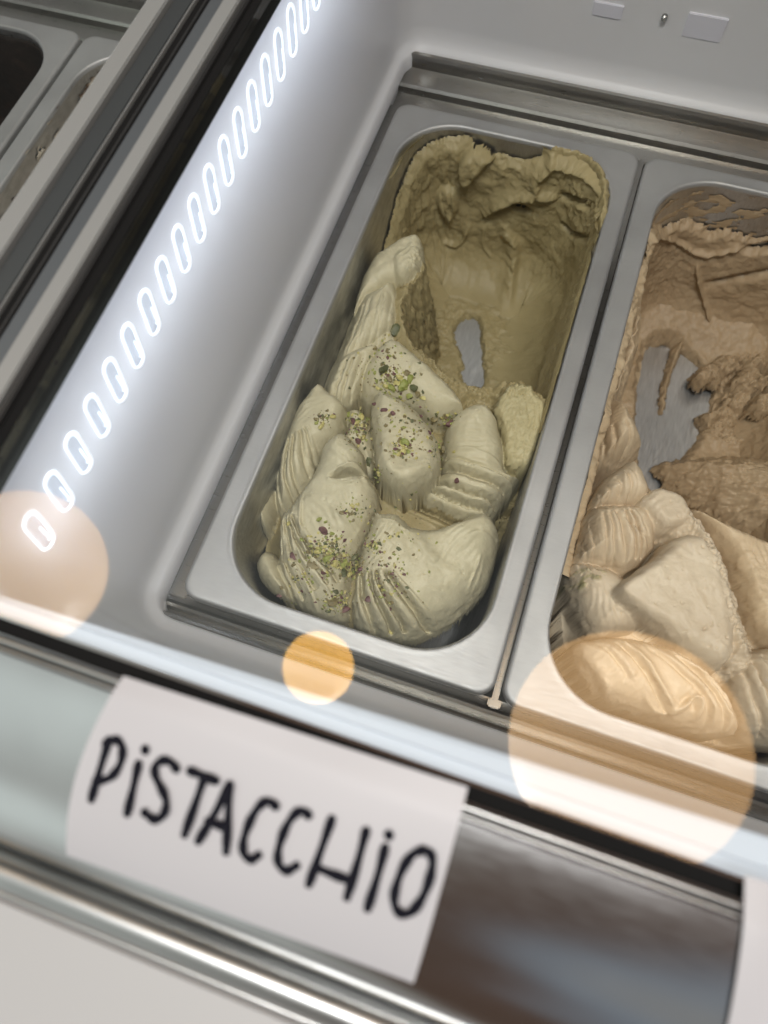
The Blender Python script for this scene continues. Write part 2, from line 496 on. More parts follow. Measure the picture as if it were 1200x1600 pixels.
# curved polished front panel carrying the paper labels
PROF = [(-0.0512, 0.1578), (-0.0570, 0.1566), (-0.0640, 0.1548), (-0.0700, 0.1529), (-0.0760, 0.1505), (-0.0815, 0.1478), (-0.0870, 0.1444), (-0.0920, 0.1405), (-0.0960, 0.1368), (-0.0985, 0.1338)]
PY = np.array([p[0] for p in PROF][::-1]); PZ = np.array([p[1] for p in PROF][::-1])
_fit = np.polyfit(PY, PZ, 4)
def prof_z(y): return float(np.polyval(_fit, y))
py_ = np.linspace(-0.0985, -0.0514, 40)
extrude_profile_x('front_panel', [(y, prof_z(y)) for y in py_] + [(-0.0514, 0.12), (-0.0985, 0.12)], -0.50, 0.40, M['mirror_panel'], case, nx=1, sharp=50)
# moulding below the panel and the white counter in front of it
def arc(yc, zc, ry, rz, a0, a1, n=14):
    return [(yc + ry * math.cos(math.radians(a0 + (a1 - a0) * i / n)), zc + rz * math.sin(math.radians(a0 + (a1 - a0) * i / n))) for i in range(n + 1)]
extrude_profile_x('lower_moulding', arc(-0.1042, 0.1290, 0.0052, 0.0066, 0, 180) + [(-0.1094, 0.10), (-0.0990, 0.10)], -0.50, 0.40, M['trim'], case)
extrude_profile_x('moulding_bead', arc(-0.1106, 0.1262, 0.0010, 0.0014, 0, 180) + [(-0.1116, 0.10), (-0.1096, 0.10)], -0.50, 0.40, M['trim'], case)
extrude_profile_x('counter_front', [(-0.1120, 0.08), (-0.1120, 0.1245), (-0.1132, 0.1258), (-0.20, 0.1180), (-0.45, 0.07), (-0.45, 0.03)], -0.50, 0.40, M['white_top'], case)

# two small raised lilac patches and a steel dot on the back wall
def wall_hit_y(px, py, y):
    d = ray(px, py); return CAM + d * ((y - CAM[1]) / d[1])
for (a, b, c, d) in (((930, 0), (972, 10), (970, 30), (930, 12)), ((1078, 18), (1132, 40), (1124, 66), (1074, 46))):
    pts = [wall_hit_y(*p, 0.4125) for p in (a, b, c, d)]
    xs = [p[0] for p in pts]; zs = [p[2] for p in pts]
    zm = (min(zs) + max(zs)) / 2
    yw = float(np.interp(zm, [0.02, 0.06, 0.11, 0.138], [0.410, 0.413, 0.416, 0.418]))
    boxo('wall_patch', (min(xs), max(xs), yw - 0.0009, yw + 0.004, min(zs), max(zs)), M['lilac'], case, 0.0004)
p = wall_hit_y(1038, 28, 0.411)
sv, sf = tube([p + np.array([0, 0.004, 0]), p + np.array([0, -0.0008, 0]), p + np.array([0, -0.0016, 0])], [0.0018, 0.0018, 0.0011], 14)
mesh_obj('wall_dot', sv, sf, M['trim'], case, True, 40)

# ------------------------------------------------------------------ gelato pans (165 x 360 x 120 mm, rims at z = 0)
OPX0, OPX1, OPY0, OPY1, OPR = 0.0135, 0.1530, 0.0110, 0.3490, 0.037
def make_pan():
    def opn(i, r): return rrect(OPX0 + i, OPX1 - i, OPY0 + i, OPY1 - i, r)
    def outr(i, r): return rrect(0.0 + i, 0.1645 - i, 0.0 + i, 0.3600 - i, r)
    fl = [(outr(0.0002, 0.009), -0.0072), (outr(0.0, 0.009), -0.0050), (outr(0.0, 0.009), -0.0020), (outr(0.0005, 0.009), -0.0007), (outr(0.0016, 0.009), -0.0001), (outr(0.0028, 0.009), 0.0),
          (opn(-0.0042, OPR + 0.003), 0.0), (opn(-0.0022, OPR + 0.002), 0.0002), (opn(-0.0012, OPR + 0.001), 0.0004), (opn(-0.0004, OPR), 0.0001), (opn(0.0, OPR), -0.0008), (opn(0.0003, OPR), -0.0025)]
    ba = [(opn(0.0003, OPR), -0.0025), (opn(0.0010, OPR), -0.02), (opn(0.0022, OPR - 0.001), -0.06), (opn(0.0038, OPR - 0.003), -0.105), (opn(0.0055, OPR - 0.004), -0.113), (opn(0.0095, OPR - 0.006), -0.1182), (opn(0.016, OPR - 0.012), -0.1200)]
    return loft(fl), loft(ba, True)
fl_d, ba_d = make_pan()
fl_me = ba_me = None
def pan(x0, label):
    global fl_me, ba_me
    root = empty('gelato_pan', (x0, 0, 0), label, 'gelato pan', 'steel pans set in the display case')
    if fl_me is None:
        a = mesh_obj('rim', fl_d[0], fl_d[1], M['steel'], None, True, 50); fl_me = a.data
        b = mesh_obj('basin', ba_d[0], ba_d[1], M['basin'], None, True, 60); ba_me = b.data
    else:
        a = bpy.data.objects.new('rim', fl_me); b = bpy.data.objects.new('basin', ba_me)
        C.objects.link(a); C.objects.link(b)
    a.parent = root; b.parent = root
    return root
X2 = 0.1682
pan(0.0, 'rectangular steel pan holding the green pistachio gelato')
pan(X2, 'rectangular steel pan holding the tan brown gelato')
pan(-0.2385, 'steel pan with streaky smears on its wall beside the frame rails')
pan(-0.4065, 'steel pan with a nearly black interior beyond the frame rails')

# ------------------------------------------------------------------ gelato: sculpted height fields and wall coats
rng = np.random.default_rng(11)
def vnoise(x, y, scale, seed):
    """smooth gradient noise in [-1, 1]"""
    r = np.random.default_rng(seed)
    ang = r.random((64, 64)) * 2 * np.pi
    gx, gy = np.cos(ang), np.sin(ang)
    u = x * scale; v_ = y * scale
    i = np.floor(u).astype(int); j = np.floor(v_).astype(int)
    fu = u - i; fv = v_ - j
    s = fu * fu * fu * (fu * (fu * 6 - 15) + 10); t = fv * fv * fv * (fv * (fv * 6 - 15) + 10)
    def g(a, b): 
        ii, jj = (i + a) % 64, (j + b) % 64
        return gx[ii, jj] * (fu - a) + gy[ii, jj] * (fv - b)
    n0 = g(0, 0) * (1 - s) + g(1, 0) * s; n1 = g(0, 1) * (1 - s) + g(1, 1) * s
    return (n0 * (1 - t) + n1 * t) * 1.5
def fbm(x, y, scale, seed, octv=4, gain=0.5):
    o = 0; a = 1.0; s = 0
    for k in range(octv):
        o = o + a * vnoise(x, y, scale * 2 ** k, seed + k); s += a; a *= gain
    return o / s
def sstep(a, b, x):
    t = np.clip((x - a) / (b - a), 0, 1); return t * t * (3 - 2 * t)
def chaikin(p, closed=True, n=2):
    p = np.asarray(p, float)
    for _ in range(n):
        q = np.roll(p, -1, 0) if closed else p[1:]
        a = p if closed else p[:-1]
        r = np.empty((len(a) * 2, p.shape[1])); r[0::2] = a * .75 + q * .25; r[1::2] = a * .25 + q * .75
        if not closed: r = np.vstack([p[:1], r, p[-1:]])
        p = r
    return p
def seg_dist(X, Y, P, closed):
    """distance to polyline, side sign and running parameter"""
    n = len(P); best = np.full(X.shape, 1e9); side = np.ones(X.shape); par = np.zeros(X.shape)
    rng_ = range(n if closed else n - 1)
    for i in rng_:
        ax_, ay_ = P[i][:2]; bx2, by2 = P[(i + 1) % n][:2]
        dx, dy = bx2 - ax_, by2 - ay_; l2 = dx * dx + dy * dy + 1e-16
        t = np.clip(((X - ax_) * dx + (Y - ay_) * dy) / l2, 0, 1)
        ex = X - ax_ - t * dx; ey = Y - ay_ - t * dy
        d = np.hypot(ex, ey)
        k = d < best
        best = np.where(k, d, best); side = np.where(k, np.sign(dx * ey - dy * ex), side); par = np.where(k, (i + t) / max(1, len(rng_)), par)
    return best, side, par
def inside_poly(X, Y, P):
    c = np.zeros(X.shape, bool); n = len(P)
    for i in range(n):
        x1, y1 = P[i][:2]; x2, y2 = P[(i + 1) % n][:2]
        if y1 == y2: continue
        k = ((y1 > Y) != (y2 > Y)) & (X < (x2 - x1) * (Y - y1) / (y2 - y1) + x1)
        c ^= k
    return c
def rr_sd(X, Y, x0, x1, y0, y1, r):
    qx = np.abs(X - (x0 + x1) / 2) - (x1 - x0) / 2 + r; qy = np.abs(Y - (y0 + y1) / 2) - (y1 - y0) / 2 + r
    return np.hypot(np.maximum(qx, 0), np.maximum(qy, 0)) + np.minimum(np.maximum(qx, qy), 0) - r

class Field:
    def __init__(s, px0, step=0.00046):
        s.px0 = px0; s.step = step
        s.xs = np.arange(px0 + 0.008, px0 + 0.1600, step); s.ys = np.arange(0.007, 0.3545, step)
        s.X, s.Y = np.meshgrid(s.xs, s.ys, indexing='ij')
        s.H = np.full(s.X.shape, -0.30)
        s.T = np.ones(s.X.shape + (3,))
        s.sd = rr_sd(s.X, s.Y, px0 + OPX0, px0 + OPX1, OPY0, OPY1, OPR)
    def un(s, pts, z):
        return np.array([at(p[0], p[1], p[2] if len(p) > 2 else z) for p in pts])
    def win(s, P, pad=0.012):
        i0 = max(0, int((P[:, 0].min() - pad - s.xs[0]) / s.step)); i1 = min(len(s.xs), int((P[:, 0].max() + pad - s.xs[0]) / s.step) + 2)
        j0 = max(0, int((P[:, 1].min() - pad - s.ys[0]) / s.step)); j1 = min(len(s.ys), int((P[:, 1].max() + pad - s.ys[0]) / s.step) + 2)
        return (slice(i0, i1), slice(j0, j1))
    def lobe(s, poly, edge, top, r, tilt=(0, 0), wob=0.0012, seed=0, f=0.35, power=2.5, tint=(1, 1, 1), warp=0.0006, sharp=None):
        P = chaikin(s.un(poly, edge + f * (top - edge))); w_ = s.win(P)
        X, Y = s.X[w_], s.Y[w_]
        if X.size == 0: return None
        if warp:
            X = X + fbm(X, Y, 130, seed + 50, 3) * warp; Y = Y + fbm(X, Y, 130, seed + 60, 3) * warp
        ins = inside_poly(X, Y, P); d, _, _ = seg_dist(X, Y, P, True)
        r = r * 0.85
        if sharp is not None:      # thin overlapping lip on one side, long slope on the other
            ext = max(np.ptp(P[:, 0]), np.ptp(P[:, 1])) / 2
            dot = ((X - P[:, 0].mean()) * sharp[0] + (Y - P[:, 1].mean()) * sharp[1]) / ext
            r = r * np.clip(1 - 0.75 * dot, 0.38, 1.8)
        edge = edge - 0.006
        t = np.clip(d / r, 0, 1); prof = (1 - (1 - t) ** power) ** (1 / power)
        cx, cy = P[:, 0].mean(), P[:, 1].mean()
        h = edge + (top - edge) * prof + (tilt[0] * (X - cx) + tilt[1] * (Y - cy)) + wob * (1.5 * fbm(X, Y, 48, seed + 3, 3) + 0.5 * fbm(X, Y, 130, seed + 8, 2)) * prof
        th = seed * 1.7; ux = X * math.cos(th) + Y * math.sin(th)
        ux = ux + 0.010 * fbm(X, Y, 22, seed + 21, 2)
        h = h + 0.00026 * prof * np.sin(ux * 2 * np.pi * 300 + 2.5 * fbm(X, Y, 60, seed + 22, 2)) * sstep(-0.1, 0.4, fbm(X, Y, 38, seed + 23, 2))
        h = np.where(ins, h, -1.0)
        up = h > s.H[w_]
        s.H[w_] = np.where(up, h, s.H[w_])
        if tint is not None: s.T[w_] = np.where(up[..., None], np.array(tint), s.T[w_])
        return P
    def ridge(s, crest, wl, dl, wr, dr, pl=1.5, pr=1.5, wob=0.0, seed=0, cut=None):
        """crest points (px, py, z); drops dl / dr over widths wl / wr to its left / right"""
        P3 = chaikin(s.un(crest, 0), False); w_ = s.win(P3, max(wl, wr) * 2)
        X, Y = s.X[w_], s.Y[w_]
        if wob:
            X = X + fbm(X, Y, 160, seed, 4) * wob; Y = Y + fbm(X, Y, 160, seed + 9, 4) * wob
        d, side, par = seg_dist(X, Y, P3, False)
        z = np.interp(par, np.linspace(0, 1, len(P3)), P3[:, 2])
        wd = np.where(side > 0, wl, wr); dp = np.where(side > 0, dl, dr); pw = np.where(side > 0, pl, pr)
        h = z - dp * (d / wd) ** pw
        if cut: h = np.where(h < z - cut, -1.0, h)
        s.H[w_] = np.maximum(s.H[w_], h)
    def pleats(s, A, B, n, amp, z, skew=0.8, fade=0.004, sharp=0.7, seed=0, zB=None):
        PA = chaikin(s.un(A, z), False); PB = chaikin(s.un(B, z if zB is None else zB), False)
        poly = np.vstack([PA, PB[::-1]]); w_ = s.win(poly)
        X, Y = s.X[w_], s.Y[w_]
        if X.size == 0: return
        wx = X + 0.0008 * fbm(X, Y, 90, seed, 3); wy = Y + 0.0008 * fbm(X, Y, 90, seed + 5, 3)
        da, _, _ = seg_dist(wx, wy, PA, False); db, _, _ = seg_dist(wx, wy, PB, False)
        ph = n * da / (da + db + 1e-9)
        ph = ph + 0.16 * np.sin(ph * 2.3 + seed)
        t = ph - np.floor(ph)
        wv = 1 - np.abs(2 * t ** skew - 1) ** 2.3
        fine = np.sin(ph * 2 * np.pi * 4.3 + 1.5 * fbm(X, Y, 60, seed + 7, 2))
        k = 0.65 + 0.35 * np.sin(np.floor(ph) * 12.9 + seed)
        ins = inside_poly(X, Y, poly); d, _, _ = seg_dist(X, Y, poly, True)
        m_ = sstep(0, fade * 0.6, d) * ins
        s.H[w_] += (amp * (2.4 * k * (wv - 0.85) + 0.045 * fine)) * m_
    def line(s, pts, z, amp, width, side=0, seed=0):
        P = chaikin(s.un(pts, z), False); w_ = s.win(P)
        X, Y = s.X[w_], s.Y[w_]
        if X.size == 0: return
        d, sd, par = seg_dist(X, Y, P, False)
        e = np.sin(np.pi * np.clip(par, 0.02, 0.98)) ** 0.4 * (1 + 0.5 * fbm(X, Y, 120, seed, 2))
        wdt = np.where(sd * side > 0, width * 2.6, width) if side else width
        s.H[w_] += amp * e * np.exp(-(d / wdt) ** 2)
    def dent(s, c, z, rx, ry, ang, depth, power=2.0, tint=None):
        p = at(*c, z); ca, sa = math.cos(ang), math.sin(ang)
        u = (s.X - p[0]) * ca + (s.Y - p[1]) * sa; v_ = -(s.X - p[0]) * sa + (s.Y - p[1]) * ca
        q = (u / rx) ** 2 + (v_ / ry) ** 2
        s.H -= depth * np.exp(-q ** (power / 2))
    def rough(s, poly, z, amp, scale, seed, soft=0.004, ridged=False, stretch=(1, 1)):
        P = chaikin(s.un(poly, z)); w_ = s.win(P)
        X, Y = s.X[w_], s.Y[w_]
        if X.size == 0: return
        ins = inside_poly(X, Y, P); d, _, _ = seg_dist(X, Y, P, True)
        m_ = sstep(0, soft, d) * ins
        q = fbm(X * stretch[0], Y * stretch[1], scale, seed, 4, 0.6)
        if ridged: q = 1 - 2 * np.abs(q) - 0.5
        s.H[w_] += amp * q * m_
    def pits(s, poly, z, n, r0, r1, depth, seed):
        P = s.un(poly, z); r_ = np.random.default_rng(seed)
        lo, hi = P.min(0), P.max(0)
        for _ in range(n):
            x, y = lo[:2] + r_.random(2) * (hi[:2] - lo[:2])
            if not inside_poly(np.array([x]), np.array([y]), P)[0]: continue
            rr = r0 + (r1 - r0) * r_.random() ** 2
            w_ = s.win(np.array([[x, y]]), rr * 3)
            q = ((s.X[w_] - x) ** 2 + (s.Y[w_] - y) ** 2) / rr ** 2
            s.H[w_] -= depth * rr * np.exp(-q ** 1.5)
    def arrays(s):
        """grid faces inside the pan opening, or lying on its rim"""
        inset = 0.0006 + 0.0034 * np.clip((-s.H - 0.02) / 0.085, 0, 1)
        ok = ((s.sd < -inset) & (s.H > -0.1215)) | ((s.H > -0.03) & (s.sd < 0.0075) & (s.Y > 0.15) & (s.X > s.px0 + 0.08))
        f_ok = ok[:-1, :-1] & ok[1:, :-1] & ok[:-1, 1:] & ok[1:, 1:]
        idx = np.arange(s.X.size).reshape(s.X.shape)
        q = np.stack([idx[:-1, :-1], idx[1:, :-1], idx[1:, 1:], idx[:-1, 1:]], -1)[f_ok]
        # steep faces are crumbly: push them sideways as well
        gx, gy = np.gradient(s.H, s.step)
        st = sstep(1.6, 4.0, np.hypot(gx, gy)) * (s.sd < -0.006) * np.where(s.T[..., 0] > 0.9, 0.42, 1.0)
        dx = st * 0.0030 * fbm(s.Y, s.H, 150, 901, 4, 0.65); dy = st * 0.0030 * fbm(s.X, s.H, 150, 911, 4, 0.65)
        v = np.stack([s.X + dx, s.Y + dy, s.H], -1).reshape(-1, 3); t = s.T.reshape(-1, 3)
        return v, q, t
    def drop(s, px, py):
        d = ray(px, py); zz = np.arange(0.02, -0.12, -0.0005)
        P = CAM + d * ((zz[:, None] - CAM[2]) / d[2])
        i = np.clip(((P[:, 0] - s.xs[0]) / s.step).round().astype(int), 0, len(s.xs) - 1)
        j = np.clip(((P[:, 1] - s.ys[0]) / s.step).round().astype(int), 0, len(s.ys) - 1)
        k = np.argmax(s.H[i, j] >= zz)
        return P[k]

def perim(px0, s_):
    """point and inward normal on the pan wall; s runs left wall -> back -> right wall from y = 0.06"""
    x0, x1, y1, r = px0 + OPX0, px0 + OPX1, OPY1, OPR
    Ls = y1 - r - 0.06; q = math.pi * r / 2; Wb = x1 - x0 - 2 * r
    s_ = np.asarray(s_, float)
    P = np.zeros(s_.shape + (2,)); Nn = np.zeros(s_.shape + (2,))
    a = s_ < Ls
    P[a] = np.stack([np.full(a.sum(), x0), 0.06 + s_[a]], -1); Nn[a] = (1, 0)
    b = (s_ >= Ls) & (s_ < Ls + q); th = (s_[b] - Ls) / r
    P[b] = np.stack([x0 + r - r * np.cos(th), y1 - r + r * np.sin(th)], -1); Nn[b] = np.stack([np.cos(th), -np.sin(th)], -1)
    c = (s_ >= Ls + q) & (s_ < Ls + q + Wb)
    P[c] = np.stack([x0 + r + s_[c] - Ls - q, np.full(c.sum(), y1)], -1); Nn[c] = (0, -1)
    d = (s_ >= Ls + q + Wb) & (s_ < Ls + 2 * q + Wb); th = (s_[d] - Ls - q - Wb) / r
    P[d] = np.stack([x1 - r + r * np.sin(th), y1 - r + r * np.cos(th)], -1); Nn[d] = np.stack([-np.sin(th), -np.cos(th)], -1)
    e = s_ >= Ls + 2 * q + Wb
    P[e] = np.stack([np.full(e.sum(), x1), y1 - r - (s_[e] - Ls - 2 * q - Wb)], -1); Nn[e] = (-1, 0)
    return P, Nn
S_TOT = 2 * (OPY1 - OPR - 0.06) + math.pi * OPR + (OPX1 - OPX0 - 2 * OPR)

class Coat:
    """gelato clinging to the pan wall: thickness over (perimeter, height)"""
    def __init__(s, px0, s0, s1, z0=-0.119, z1=0.0, step=0.0007):
        s.px0 = px0
        s.ss = np.arange(s0, s1, step); s.zs = np.arange(z0, z1 + step, step)
        s.S, s.Z = np.meshgrid(s.ss, s.zs, indexing='ij')
        s.T = np.zeros(s.S.shape); s.col = np.ones(s.S.shape + (3,))
        ps, ns_ = perim(px0, np.arange(0, S_TOT, 0.001)); s._p = ps
    def hit(s, px, py, off=0.005):
        d = ray(px, py); zz = np.arange(0.005, -0.14, -0.0005)
        P = CAM + d * ((zz[:, None] - CAM[2]) / d[2])
        sd = rr_sd(P[:, 0], P[:, 1], s.px0 + OPX0 + off, s.px0 + OPX1 - off, OPY0 + off, OPY1 - off, OPR - off)
        out_ = np.where(sd > 0)[0]
        k = out_[0] if len(out_) else len(zz) - 1
        # rays enter the pan from above, so take the first exit after the entry
        ent = np.where(sd < 0)[0]
        if len(ent):
            o2 = out_[out_ > ent[0]]
            k = o2[0] if len(o2) else len(zz) - 1
        q = P[k]; i = np.argmin((s._p[:, 0] - q[0]) ** 2 + (s._p[:, 1] - q[1]) ** 2)
        return np.array([i * 0.001, q[2]])
    def pts(s, lst): return np.array([s.hit(*p) for p in lst])
    def line(s, lst, amp, width, side=0, seed=0):
        P = chaikin(s.pts(lst), False)
        d, sd, par = seg_dist(s.S, s.Z, P, False)
        e = np.sin(np.pi * np.clip(par, 0.03, 0.97)) ** 0.4 * (1 + 0.45 * fbm(s.S, s.Z, 140, seed, 3))
        w_ = np.where(sd * side > 0, width * 3.2, width) if side else width
        s.T += amp * e * np.exp(-(d / w_) ** 2)
    def blob(s, lst, amp, r, seed=0, tint=None):
        P = chaikin(s.pts(lst)); ins = inside_poly(s.S, s.Z, P); d, _, _ = seg_dist(s.S, s.Z, P, True)
        t = np.clip(d / r, 0, 1)
        s.T += np.where(ins, amp * np.sqrt(1 - (1 - t) ** 2) * (1 + 0.2 * fbm(s.S, s.Z, 120, seed, 3)), 0)
    def arrays(s):
        P, Nn = perim(s.px0, s.S)
        taper = 0.0004 + 0.0036 * np.clip(-s.Z / 0.105, 0, 1)
        t = np.where(s.Z > 0, s.T, s.T + taper)
        xy = P + Nn * t[..., None]
        v = np.concatenate([xy, s.Z[..., None]], -1).reshape(-1, 3)
        ok = s.T > 0.0002
        f_ok = ok[:-1, :-1] & ok[1:, :-1] & ok[:-1, 1:] & ok[1:, 1:]
        idx = np.arange(s.S.size).reshape(s.S.shape)
        q = np.stack([idx[:-1, :-1], idx[1:, :-1], idx[1:, 1:], idx[:-1, 1:]], -1)[f_ok]
        return v, q, s.col.reshape(-1, 3)

def build_gelato(name, parts, mt, label, cat='gelato'):
    vs = []; qs = []; ts = []; off = 0
    for v, q, t in parts:
        used = np.zeros(len(v), bool); used[q.ravel()] = True
        remap = np.cumsum(used) - 1
        vs.append(v[used]); ts.append(t[used]); qs.append(remap[q] + off); off += used.sum()
    v = np.vstack(vs); q = np.vstack(qs); t = np.vstack(ts)
    me = bpy.data.meshes.new(name)
    me.vertices.add(len(v)); me.vertices.foreach_set('co', v.astype(np.float32).ravel())
    me.loops.add(q.size); me.loops.foreach_set('vertex_index', q.astype(np.int32).ravel())
    me.polygons.add(len(q)); me.polygons.foreach_set('loop_start', np.arange(0, q.size, 4, dtype=np.int32))
    me.polygons.foreach_set('loop_total', np.full(len(q), 4, dtype=np.int32))
    me.polygons.foreach_set('use_smooth', np.ones(len(q), bool))
    me.update(calc_edges=True); me.validate()
    ca = me.color_attributes.new('tint', 'FLOAT_COLOR', 'POINT')
    ca.data.foreach_set('color', np.concatenate([t, np.ones((len(t), 1))], 1).astype(np.float32).ravel())
    me.materials.append(M[mt])
    o = bpy.data.objects.new(name, me); C.objects.link(o)
    return tag(o, label, cat)

# ---- pistachio
F = Field(0.0)
X, Y = F.X, F.Y
BR = 0.036; BZ = -0.1150
def bowl_t(z): return np.where(z < BZ + BR, BR - np.sqrt(np.clip(BR * BR - (BZ + BR - np.maximum(z, BZ)) ** 2, 0, None)), 0)
def bowl_h(d): return BZ + BR - np.sqrt(np.clip(BR * BR - np.clip(BR - d, 0, BR * 0.86) ** 2, 0, None))
floor = bowl_h(-F.sd - 0.006) + 0.0022 * fbm(X, Y, 28, 1, 4) + 0.0012 * fbm(X, Y, 110, 4, 4)
F.T[:] = (0.65, 0.59, 0.45)  # darker cut gelato, with some of the hollow's shade put into the tint
F.H = np.maximum(F.H, np.where(-F.sd - 0.006 < 0.22 * BR, -0.2, floor))
# bare floor slot
pp = chaikin(F.un([(722, 498), (742, 494), (752, 520), (750, 560), (755, 590), (752, 604), (735, 606), (722, 585), (730, 560), (718, 540), (710, 520)], -0.117))
d_, _, _ = seg_dist(X, Y, pp, True); sdp = np.where(inside_poly(X, Y, pp), -d_, d_) + 0.0042 * fbm(X, Y, 120, 21, 4, 0.65) + 0.0026
F.H = np.where((sdp < 0.012) & (F.H < -0.08), F.H - 0.012 * (1 - sstep(-0.001, 0.007, sdp)), F.H)
# bulk under the front lobes
bulk = F.un([(500, 640), (600, 600), (700, 640), (760, 640), (850, 640), (800, 760), (770, 860), (740, 960), (640, 1010), (500, 990), (400, 900), (400, 800), (450, 680)], -0.03)
P = chaikin(bulk); ins = inside_poly(X, Y, P); d_, _, _ = seg_dist(X, Y, P, True)
F.H = np.maximum(F.H, np.where(ins, -0.058 + 0.026 * sstep(0, 0.02, d_) + 0.002 * fbm(X, Y, 40, 33, 3), -1))
# right shoulder of cut gelato in front of the hollow
F.ridge([(664, 552, -0.030), (700, 592, -0.030), (742, 606, -0.034), (775, 602, -0.030), (805, 596, -0.018), (842, 612, -0.012)], 0.020, 0.075, 0.045, 0.03, 1.2, 1.3, 0.003, 70)
# upper left ridge
F.ridge([(655, 388, -0.016), (664, 420, -0.017), (640, 450, -0.016), (624, 470, -0.016), (628, 500, -0.017), (640, 535, -0.018), (662, 565, -0.02), (700, 600, -0.024)], 0.013, 0.085, 0.050, 0.060, 1.15, 1.15, 0.0022, 71)
L1 = [(577, 405), (603, 395), (620, 386), (648, 384), (661, 390), (666, 415), (655, 440), (640, 446), (622, 453), (600, 462), (570, 480), (545, 500), (556, 450)]
F.lobe([(550, 440), (572, 420), (600, 440), (625, 455), (630, 500), (640, 540), (620, 580), (580, 620), (520, 650), (488, 640), (488, 592), (515, 540), (530, 490)], -0.060, -0.022, 0.050, (0.55, 0.0), 0.002, 5, 0.5)
F.lobe(L1, -0.036, -0.013, 0.014, (0.30, 0.05), 0.0015, 6)
F.lobe([(616, 396), (640, 386), (659, 390), (664, 408), (654, 430), (636, 440), (616, 436), (606, 415)], -0.022, -0.009, 0.010, (0.1, 0), 0.001, 7)
F.lobe([(564, 468), (585, 465), (610, 455), (623, 452), (626, 490), (626, 530), (605, 546), (576, 570), (559, 600), (556, 628), (528, 645), (500, 622), (509, 590), (527, 558), (540, 520), (550, 490)], -0.045, -0.0135, 0.022, (0.45, 0.0), 0.0018, 8)
F.pleats([(560, 470), (527, 558), (500, 615)], [(623, 455), (618, 520), (596, 560)], 6, 0.0016, -0.018, 0.9, 0.006, 0.7, 4)
F.lobe([(528, 560), (556, 548), (590, 545), (600, 560), (572, 592), (562, 622), (545, 640), (520, 640), (502, 622), (512, 592)], -0.030, -0.012, 0.014, (0.3, 0.0), 0.0012, 9)
F.pleats([(528, 562), (512, 600), (506, 630)], [(585, 552), (570, 595), (560, 625)], 4, 0.0016, -0.016, 0.8, 0.004, 0.7, 2)
# lobes from the back forwards
F.lobe([(450, 608), (470, 602), (487, 622), (470, 650), (448, 680), (440, 668), (443, 640)], -0.055, -0.030, 0.012, (0.2, 0), 0.0015, 10)
F.lobe([(440, 728), (436, 800), (418, 840), (396, 812), (392, 780), (408, 752)], -0.05, -0.026, 0.014, (0.3, 0), 0.0015, 11)
F.lobe([(395, 878), (415, 858), (436, 868), (448, 900), (462, 945), (430, 932), (404, 905)], -0.045, -0.023, 0.012, (0.3, 0), 0.0012, 12)
PG = [(803, 606), (824, 614), (840, 630), (854, 648), (849, 678), (840, 701), (831, 732), (821, 744), (794, 743), (782, 729), (780, 706), (778, 673), (766, 652), (771, 634), (787, 615)]
F.lobe(PG, -0.036, -0.011, 0.007, (0.1, 0.06), 0.0008, 13, 0.5, 3.0, (0.86, 0.83, 0.70))
PF = [(693, 678), (712, 657), (735, 648), (759, 650), (773, 666), (782, 692), (790, 720), (788, 743), (818, 749), (808, 757), (803, 766), (784, 785), (775, 799), (763, 813), (740, 815), (717, 815), (693, 799), (658, 783), (640, 778), (670, 767), (689, 739), (689, 711), (693, 692)]
F.lobe(PF, -0.038, -0.007, 0.022, (-0.18, 0.22), 0.0012, 14, sharp=(0.7, 0.3))
F.pleats([(623, 780), (658, 796), (693, 812), (716, 824), (764, 826)], [(698, 712), (731, 727), (775, 741), (826, 748)], 5, 0.0046, -0.016, 0.75, 0.0025, 0.6, 1)
F.line([(693, 697), (735, 705), (770, 715), (786, 724)], -0.010, 0.0010, 0.0009, 0, 3)
PE = [(559, 588), (576, 560), (604, 536), (624, 540), (651, 565), (680, 590), (709, 620), (730, 647), (713, 658), (672, 662), (647, 640), (588, 625), (563, 620)]
F.lobe(PE, -0.028, -0.006, 0.016, (0.10, 0.15), 0.0014, 15, sharp=(0.6, 0.75))
PA_ = [(501, 616), (512, 621), (519, 631), (532, 640), (547, 655), (547, 668), (536, 696), (512, 712), (499, 728), (497, 748), (486, 764), (476, 770), (467, 783), (451, 794), (430, 800), (421, 756), (430, 712), (441, 683), (456, 655), (478, 631)]
F.lobe(PA_, -0.040, -0.0095, 0.018, (0.22, 0.12), 0.0012, 16, sharp=(0.4, 0.9))
F.pleats([(441, 690), (428, 716), (426, 760), (438, 796)], [(486, 672), (495, 694), (504, 716)], 5, 0.0040, -0.018, 1.25, 0.003, 0.6, 3)
F.lobe([(540, 640), (570, 640), (585, 690), (588, 745), (570, 745), (560, 715), (545, 700), (530, 696), (545, 670)], -0.025, -0.014, 0.010, (0, 0), 0.0015, 17)
PD = [(580, 614), (590, 606), (615, 614), (649, 632), (669, 657), (688, 690), (692, 728), (682, 755), (648, 773), (626, 781), (608, 768), (587, 747), (583, 688), (577, 647)]
F.lobe(PD, -0.020, 0.0065, 0.017, (-0.05, -0.16), 0.0016, 18, sharp=(0.15, -0.95))
F.line([(592, 640), (596, 690), (604, 740), (622, 774)], 0.0, 0.0016, 0.0016, 1, 5)
F.line([(600, 752), (640, 742), (672, 735)], 0.002, 0.0007, 0.0014, 0, 6)
PB = [(529, 697), (549, 699), (563, 716), (575, 729), (576, 752), (578, 757), (593, 778), (593, 796), (585, 822), (573, 849), (566, 857), (553, 890), (549, 907), (547, 933), (542, 968), (515, 972), (480, 958), (455, 938), (432, 915), (415, 881), (430, 864), (431, 797), (452, 790), (468, 771), (476, 766), (497, 737), (501, 718), (514, 705)]
